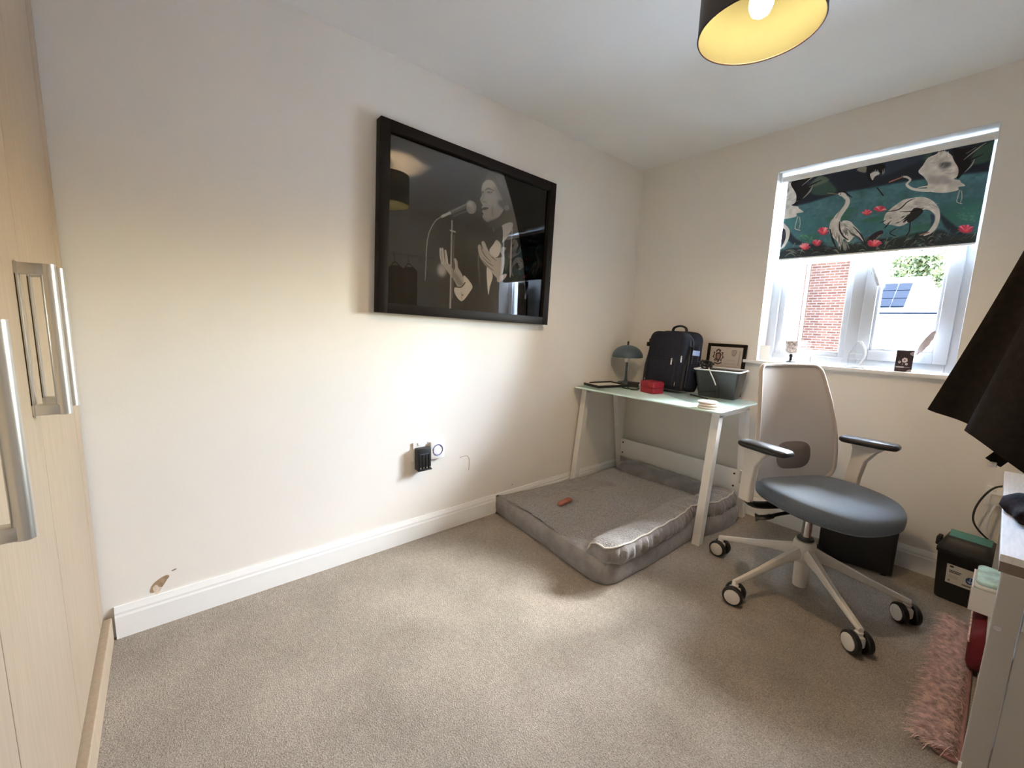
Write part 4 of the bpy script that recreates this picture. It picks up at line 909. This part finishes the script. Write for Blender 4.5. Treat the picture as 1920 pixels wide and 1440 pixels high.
MB().rings([lum(.3, .0025), lum(.97, .0025), lum(1.0, .001), lum(.97, -.012), lum(.3, -.014)]).build('lumbar_pad', 'lumbar', oc, ang=60)
MB().tube(catmull([(-.06, 0, .415), (-.16, 0, .415), (-.19, 0, .44), (-.20, 0, .53), (-.205, 0, .62), (-.222, 0, .70)], 6), [.03]*12+[.026]*12+[.02]*7, 10, flat=(1.5, .6)).build('back_spine', 'chair_beige', oc)
MB().tube(catmull([(-.125, -.15, .492), (-.15, -.1, .474), (-.18, 0, .465), (-.15, .1, .474), (-.125, .15, .492)], 6), .013, 8).build('spine_yoke', 'chair_beige', oc)
# arms
for s, rz in ((-1, math.radians(12)), (1, math.radians(26))):
    y = s*.285
    MB().tube(catmull([(-.04, s*.05, .415), (-.05, s*.16, .405), (-.06, s*.255, .412), (-.065, s*.285, .445)], 5), .02, 8, flat=(1.6, .6)).build('arm_bracket', 'black', oc)
    L = []
    for z, x0, x1, t in ((.43, -.092, -.034, .016), (.52, -.086, -.028, .016), (.60, -.076, -.014, .015), (.65, -.078, .02, .015), (.677, -.088, .05, .018)):
        yy = y+s*.012*(z-.43)/.24; L.append([(x0, yy-t, z), (x1, yy-t, z), (x1, yy+t, z), (x0, yy+t, z)])
    po = MB().rings(L).build('arm_post', 'chair_beige', oc, smooth=False)
    md = po.modifiers.new('bev', 'BEVEL'); md.width = .006; md.segments = 2
    MB().box((-.085, y+s*.0175, .53), (.018, .004, .06), bev=.001).build('height_button', 'mesh_rim', po)
    P = [(x, yy) for x, yy in squircle(.108, .044, 40, 4.5)]
    pad = MB(); slab(pad, P, 0, .026, .008)
    pad = pad.build('arm_pad', 'black', oc, ang=60); pad.location = (.012 if s < 0 else -.012, s*.290, .680); pad.rotation_euler = (0, 0, rz)

# ------------------------------------------------------------------ black box behind the chair, battery bin
bx = thing('black_speaker_box', (1.558, -.142, 0), 'plain black box standing on carpet against skirting behind the chair', 'box', rz=math.radians(10))
MB().box((0, 0, .135), (.30, .18, .25), bev=.006).build('cabinet', 'black', bx)
MB().box((0, -.092, .135), (.27, .006, .22), bev=.002).build('front_panel', 'bin_black', bx)
for x in (-.12, .12):
    for y in (-.065, .065): MB().cyl((x, y, 0), (x, y, .011), .012, 10).build('foot', 'black', bx)
bn = thing('battery_bin', (1.945, -.155, 0), 'small black waste bin with green lid and white label by window wall', 'bin', rz=math.radians(-6))
def lo(w, d, z, r=.02): return [(x, y, z) for x, y in rrect(-w/2, w/2, -d/2, d/2, r, 4)]
MB().rings([lo(.145, .125, .002), lo(.15, .13, .01), lo(.172, .15, .215), lo(.182, .16, .22), lo(.182, .16, .236), lo(.17, .148, .238)]).build('body', 'bin_black', bn, ang=50)
MB().rings([lo(.178, .156, .238), lo(.174, .152, .25), lo(.145, .12, .285), lo(.135, .11, .29)]).build('lid', 'bin_black', bn, ang=50)
MB().box((0, -.030, .284), (.130, .006, .096), bev=.002, mtx=Matrix.Rotation(-1.0, 4, 'X')).build('flap', 'bin_green', bn)
for s in (-1, 1): MB().box((s*.094, -.005, .25), (.016, .05, .04), bev=.004).build('clip_handle', 'bin_black', bn)
print_quad('label', paint_label(), (-.046, -.0785, .178), (.054, -.0785, .178), (.052, -.0705, .088), (-.044, -.0705, .088), bn)

# ------------------------------------------------------------------ low storage unit on the right, with its contents
UX, UN, UF, UZ = 1.993, -1.392, -.42, .68
un = thing('storage_unit', (0, 0, 0), 'low greige storage unit with white woodgrain top at right edge of photo', 'storage unit')
MB().box(((UX+2.455)/2, (UN+UF)/2, UZ-.009), (2.455-UX, UF-UN, .018), bev=.001).build('top', 'unit_top', un, smooth=False)
MB().box(((UX+2.455)/2, (UN+UF)/2, UZ-.031), (2.455-UX-.004, UF-UN-.004, .026), bev=.001).build('top_underlay', 'unit_edge', un, smooth=False)
MB().box((2.25, UN+.012, .318), (.41, .02, .636), bev=.001).build('side_panel', 'unit_grey', un, smooth=False)
MB().box((2.022, UN+.011, .318), (.043, .022, .636), bev=.002).build('front_stile', 'unit_grey', un, smooth=False)
MB().box((2.232, UF-.012, .318), (.44, .02, .636), bev=.001).build('side_panel', 'unit_grey', un, smooth=False)
MB().box((2.448, (UN+UF)/2, .318), (.006, UF-UN-.05, .63)).build('back_panel', 'unit_grey', un, smooth=False)
for z in (.012, .172, .42): MB().box((2.232, (UN+UF)/2, z), (.42, UF-UN-.05, .016)).build('shelf', 'unit_top', un, smooth=False)
MB().box((2.0485, UN-.0015, .555), (.005, .003, .085), bev=.001).build('metal_strip', 'chrome', un)
MB().cyl((2.012, UN, .50), (2.012, UN-.003, .50), .007, 14).build('screw_cap', 'chrome', un)
MB().box((2.001, UN-.001, .06), (.006, .003, .12)).build('edge_strip', 'white', un, smooth=False)
sb = thing('white_box', (2.07, -.535, .1805), 'white open box with folded teal cloth jutting out of the storage unit', 'box')
b = MB()
for (cx, cy, sx, sy) in ((0, -.095, .20, .004), (0, .095, .20, .004), (-.098, 0, .004, .186), (.098, 0, .004, .186)): b.box((cx, cy, .045), (sx, sy, .088))
b.box((0, 0, .003), (.196, .186, .004)); b.build('carton', 'white', sb, smooth=False)
fc = thing('folded_cloth', (2.065, -.535, .25), 'folded teal and white cloth lying in the white box of the storage unit', 'cloth')
for k in range(3):
    P = rrect(-.092+.002*k, .085, -.088+.003*k, .088-.002*k, .02, 5)
    b = MB(); b.rings([[(x*s_, y*s_, .016*k+z+.003*math.sin(20*x+15*y+k)) for x, y in P] for s_, z in ((.97, -.06 if k == 0 else .001), (1, .004), (1, .012), (.96, .016), (.4, .018))]).build('fold', 'teal_cloth' if k != 1 else 'white', fc, ang=80)
rb = thing('red_bag', (2.062, -.62, .0205), 'dark red fabric pouch on the bottom of the storage unit beside the pink rug', 'bag')
MB().rings([[(x*s_-.0, y*s_, z+.004*math.sin(30*y)) for x, y in rrect(-.075, .075, -.15, .15, .03, 5)] for s_, z in ((.92, .001), (1, .02), (1.0, .09), (.93, .125), (.6, .138))]).build('pouch', 'red_bag', rb, ang=80)
MB().tube([(-.076, y, .10+.003*math.sin(20*y)) for y in np.linspace(-.13, .13, 12)], .003, 6).build('seam', 'rug_pile', rb)
rg = thing('shaggy_rug', (1.952, -.83, 0), 'narrow pink shaggy rug on the carpet along the storage unit', 'rug')
slab(MB(), rrect(-.005, .058, -.42, .42, .02), .001, .012, .003).build('backing', 'rug_base', rg)
V = []; F = []
for k in range(6500):
    x = random.uniform(-.008, .052); y = random.uniform(-.41, .41); a = random.gauss(PI, .42); L = random.uniform(.04, .10); lean = random.uniform(.5, 1.1)
    w_ = random.uniform(.0005, .0013); px, py = math.cos(a), math.sin(a); pts = []
    for t in (0, .35, .7, 1):
        r = L*lean*t; pts.append((x+px*r*.8, y+py*r*.8+.004*math.sin(k+4*t), .010+L*(.6*t-.55*t*t)*1.3+random.uniform(0, .003)))
    n0 = len(V)
    for i, (qx, qy, qz) in enumerate(pts):
        ww = w_*(1-.5*i/3); V += [(qx-py*ww, qy+px*ww, max(qz, .004)), (qx+py*ww, qy-px*ww, max(qz, .004))]
    for i in range(3): F.append((n0+2*i, n0+2*i+1, n0+2*i+3, n0+2*i+2))
V = [(min(q[0], .064), q[1], q[2]) for q in V]
me = bpy.data.meshes.new('pile'); me.from_pydata(V, [], F); me.materials.append(M['rug_pile']); o = bpy.data.objects.new('pile', me); COL.objects.link(o); o.parent = rg; o['kind'] = 'stuff'

# ------------------------------------------------------------------ clothes hanging over the unit
rl = thing('clothes_rail', (0, 0, 0), 'slim steel clothes rail fixed to right wall, carrying the hanging dark clothes', 'rail')
MB().cyl((2.24, -1.75, 1.84), (2.24, -.55, 1.84), .011, 14).build('bar', 'steel', rl)
for y in (-1.7, -.6): MB().cyl((2.24, y, 1.84), (2.468, y, 1.84), .008, 10).lathe([(.02, 0), (.02, .006)], c=(2.463, y, 1.84), n=16, mtx=Matrix.Rotation(PI/2, 4, 'Y')).build('bracket', 'steel', rl)
def garment(name, y, xl, xr, zt, zl, zr, xlt, xrt, amp, fold, m, label, cat, th=.045, seed=0, hem=None):
    t = thing(name, (0, 0, 0), label, cat); r = random.Random(seed); ph = [r.uniform(0, 6) for _ in range(4)]
    nu, nv = 60, 26
    def P(u, v, side):
        xt = xlt+(xrt-xlt)*u; xb = xl+(xr-xl)*u; zb = zl+(zr-zl)*u+.008*math.sin(fold*2*PI*u+ph[1])
        zb = max(zb, .70)
        x = xt+(xb-xt)*v**1.15; z = zt-.06*abs(2*u-1)**1.6*(1-v)+(zb-zt)*v
        yy = y+amp*(.25+.75*v)*math.sin(fold*2*PI*u+ph[0]+.5*v)+.4*amp*v*math.sin(fold*3.7*PI*u+ph[2])
        d = th*(.35+.65*v)*math.sin(PI*min(1, max(0, u)))**.5 if 0 < u < 1 else 0
        return (x, yy+side*d, z)
    b = MB(); V = {}
    for s in (-1, 1):
        for i in range(nu+1):
            for j in range(nv+1): V[s, i, j] = b.bm.verts.new(P(i/nu, j/nv, s))
        for i in range(nu):
            for j in range(nv): b.bm.faces.new((V[s, i, j], V[s, i+1, j], V[s, i+1, j+1], V[s, i, j+1]))
    bmesh.ops.remove_doubles(b.bm, verts=b.bm.verts[:], dist=1e-5)
    b.build('cloth', m, t, ang=70)
    h = MB(); xm = (xlt+xrt)/2
    h.tube(catmull([(xm-.16, y, zt-.05), (xm, y, zt+.03), (xm+.16, y, zt-.05)], 5), .006, 6)
    h.tube([(xm, y, zt+.03), (xm, y, zt+.09)]+[(xm+.0-.0+.018*math.sin(a)-.0, y, zt+.108-.018*math.cos(a)) for a in np.linspace(.4, 4.2, 8)], .0028, 6)
    h.build('hanger', 'frame_dark', t)
    return t
garment('black_coat', -1.02, 1.80, 2.42, 1.72, .956, .715, 1.985, 2.42, .035, 2.2, 'black_soft', 'black flared coat, farther of the two hanging at right edge of photo', 'coat', seed=1)
garment('black_coat', -1.20, 1.892, 2.42, 1.72, .918, .62, 2.03, 2.44, .03, 2.0, 'black_soft', 'black flared coat, nearer of the two hanging at right edge of photo', 'coat', seed=4)
garment('patterned_jacket', -.86, 1.99, 2.40, 1.72, .90, .86, 2.02, 2.42, .02, 2, 'brown_cloth', 'brown patterned jacket hanging behind the black coats', 'jacket', seed=5)
sc = thing('brown_scarf', (2.105, -1.02, UZ), 'dark brown woolly scarf bundled on the white woodgrain top under the coats', 'scarf')
for k, (rx, ry, zz, hh, ox, oy) in enumerate(((.115, .125, .001, .055, 0, 0), (.085, .09, .048, .05, .02, .03))):
    n = 40; L = []
    for f_, z_ in ((.9, 0), (1, .25), (.97, .6), (.8, .88), (.45, 1.0), (.1, 1.02)):
        L.append([(ox+rx*f_*math.cos(t)*(1+.10*math.sin(5*t+k)), oy+ry*f_*math.sin(t)*(1+.08*math.sin(7*t)), zz+hh*z_*(1+.15*math.sin(3*t+k))) for t in np.linspace(0, 2*PI, n+1)[:-1]])
    MB().rings(L).build('fold', 'brown_cloth', sc, ang=80)
cb = next(o for o in bpy.data.objects if o.name == 'black_coat.001')
MB().tube(catmull([(2.03, -1.165, .98), (1.985, -1.175, .90), (1.955, -1.18, .85)], 6), .012, 8, flat=(.5, 1.5)).build('belt_end', 'black_soft', cb)
MB().box((1.955, -1.184, .846), (.016, .006, .016), bev=.003).build('buckle', 'steel', cb)

# ------------------------------------------------------------------ socket and leads on the window wall
s2 = thing('wall_socket', (2.035, 0, .47), 'white wall socket low on window wall above the black bin', 'socket')
MB().box((0, -.005, 0), (.147, .009, .088), bev=.002).build('plate', 'white', s2)
MB().box((-.035, -.024, -.01), (.048, .028, .046), bev=.005).build('plug', 'cable_white', s2)
for x in (-.05, .05): MB().box((x, -.0105, .03), (.012, .004, .014), bev=.001).build('switch', 'white', s2)
tag(MB().tube(catmull([(2.03, -.05, .545), (1.985, -.06, .525), (1.955, -.06, .47), (1.938, -.06, .40), (1.945, -.065, .34), (1.99, -.06, .285), (2.06, -.05, .235), (2.10, -.05, .1), (2.12, -.06, .008)], 8), .0042, 6).build('black_lead', 'black'), 'thin black cable looping down window wall behind the battery bin', 'cable')
tag(MB().tube(catmull([(1.995, -.04, .44), (1.988, -.045, .40), (1.985, -.04, .33), (2.0, -.04, .25), (2.04, -.045, .1), (2.06, -.05, .008)], 8), .0045, 6).build('white_lead', 'cable_white'), 'white cable hanging from socket on window wall', 'cable')

# ------------------------------------------------------------------ outside the window
GZ = -2.9
tag(MB().box((0, 30, GZ-.1), (120, 59, .2)).build('outdoor_ground', 'ground', smooth=False), 'paved ground outside below the window', 'ground')
outd = bpy.data.objects['outdoor_ground']; outd['kind'] = 'structure'; 
for k in ('label', 'category'): del outd[k]
hb = thing('brick_house', (0, 0, 0), 'red brick house side seen through the left window pane', 'house')
MB().prism([(-.925, 12), (-2.255, 12), (-3.4, 16), (-1.80, 16)], GZ, 5.5).build('brick_wall', 'brick', hb, smooth=False)
MB().prism([(-2.26, 12.4), (-3.5, 12.4), (-4.6, 16), (-3.41, 16)], GZ, 3.34).build('rendered_wall', 'render', hb, smooth=False)
MB().cyl((-2.16, 11.93, GZ), (-2.16, 11.93, 3.35), .04, 10).build('downpipe', 'render', hb)
MB().box((-2.45, 12.45, 3.4), (.75, .12, .1), bev=.02).build('gutter', 'roof', hb)
b = MB()
for k in range(26): b.box((-.925, 11.98, -.5+k*.23), (.05, .05, .10))
b.build('corner_stones', 'brick', hb, smooth=False)
hw = thing('white_house', (0, 0, 0), 'pale rendered house with grey hipped roof seen through the right window pane', 'house')
Yh = 36.0
def at(px, py, Y):
    yaw, pitch, roll, f = .869050, .143722, .0340375, 780.1
    fw = Vector((-math.sin(yaw)*math.cos(pitch), math.cos(yaw)*math.cos(pitch), -math.sin(pitch))); r = Vector((math.cos(yaw), math.sin(yaw), 0)); u = r.cross(fw)
    d = fw*f+(r*math.cos(roll)+u*math.sin(roll))*(px-960)-(-r*math.sin(roll)+u*math.cos(roll))*(py-720)
    c = Vector((1.9436, -2.8675, 1.17498)); return c+d*((Y-c.y)/d.y)
e0 = at(1560, 590, Yh); e1 = at(1782, 584, Yh); rg0 = at(1610, 528, Yh+4); rg1 = at(1741, 519, Yh+4)
ez = (e0.z+e1.z)/2; rz_ = (rg0.z+rg1.z)/2+.1
MB().box(((e0.x+e1.x)/2, Yh+4.2, (ez+GZ)/2), (e1.x-e0.x-.2, 7.6, ez-GZ)).build('rendered_wall', 'render', hw, smooth=False)
b = MB(); bv = b.bm.verts.new
q = [bv((e0.x, Yh, ez)), bv((e1.x, Yh, ez)), bv((e1.x, Yh+8, ez)), bv((e0.x, Yh+8, ez)), bv((rg0.x, Yh+4, rz_)), bv((rg1.x, Yh+4, rz_))]
for f in ((0, 1, 5, 4), (1, 2, 5), (2, 3, 4, 5), (3, 0, 4), (3, 2, 1, 0)): b.bm.faces.new([q[i] for i in f])
b.build('roof', 'roof', hw, smooth=False)
MB().tube([(e0.x, Yh-.05, ez), (e1.x, Yh-.05, ez)], .07, 6).build('gutter', 'solar', hw)
MB().tube([(e1.x, Yh, ez+.03), (rg1.x, Yh+4, rz_+.03)], .06, 6).build('hip_ridge', 'unit_grey', hw)
def roof_pt(px, t): # point on the front roof slope at fraction t up
    p = at(px, 560, Yh+4*t); return Vector((p.x, Yh+4*t, ez+(rz_-ez)*t))
for c in range(2):
    for r_ in range(3):
        xs = [1650+27*c+1, 1650+27*c+26]; t0, t1 = .14+r_*.22, .14+r_*.22+.20; b = MB(); sk_ = lambda t: (t-.5)*16
        p4 = [roof_pt(xs[0]+sk_(t0), t0), roof_pt(xs[1]+sk_(t0), t0), roof_pt(xs[1]+sk_(t1), t1), roof_pt(xs[0]+sk_(t1), t1)]
        b.rings([[p+Vector((0, -.03, .05)) for p in p4], [p+Vector((0, -.06, .12)) for p in p4]]).build('solar_panel', 'solar', hw, smooth=False)
def tree(px0, px1, pyb, pyt, Y, n, label, seed):
    r = np.random.default_rng(seed); a = at(px0, pyb, Y); c = at(px1, pyt, Y); cx, hw_ = (a.x+c.x)/2, abs(c.x-a.x)/2; zc, hz = (a.z+c.z)/2, abs(c.z-a.z)/2
    t = thing('tree', (cx, Y, GZ), label, 'tree')
    MB().tube([(0, 0, 0), (.2, 0, (zc-GZ)*.6), (0, 0, zc-GZ)], [.35, .25, .12], 8).build('trunk', 'bark', t)
    V = []; F = []
    cl = r.normal(size=(40, 3)); cl /= np.linalg.norm(cl, axis=1)[:, None]; cl *= r.uniform(.35, .9, (40, 1))
    for k in range(n):
        q = cl[r.integers(40)]+r.normal(size=3)*.17; p = np.array([q[0]*hw_, q[1]*hw_*.7, zc-GZ+q[2]*hz]); s_ = r.uniform(.10, .24); a_ = r.normal(size=3); a_ /= np.linalg.norm(a_); b_ = np.cross(a_, r.normal(size=3)); b_ /= np.linalg.norm(b_)
        i = len(V); V += [p-a_*s_, p+b_*s_*.5, p+a_*s_, p-b_*s_*.5]; F.append((i, i+1, i+2, i+3))
    me = bpy.data.meshes.new('foliage'); me.from_pydata([tuple(v) for v in V], [], F); me.materials.append(M['leaf']); o = bpy.data.objects.new('foliage', me); COL.objects.link(o); o.parent = t; o['kind'] = 'stuff'
tree(1650, 1800, 600, 430, 46, 9000, 'tall leafy tree behind the pale house, right pane', 3)
tree(1560, 1660, 600, 470, 50, 6000, 'leafy tree seen past the edge of the brick house', 5)
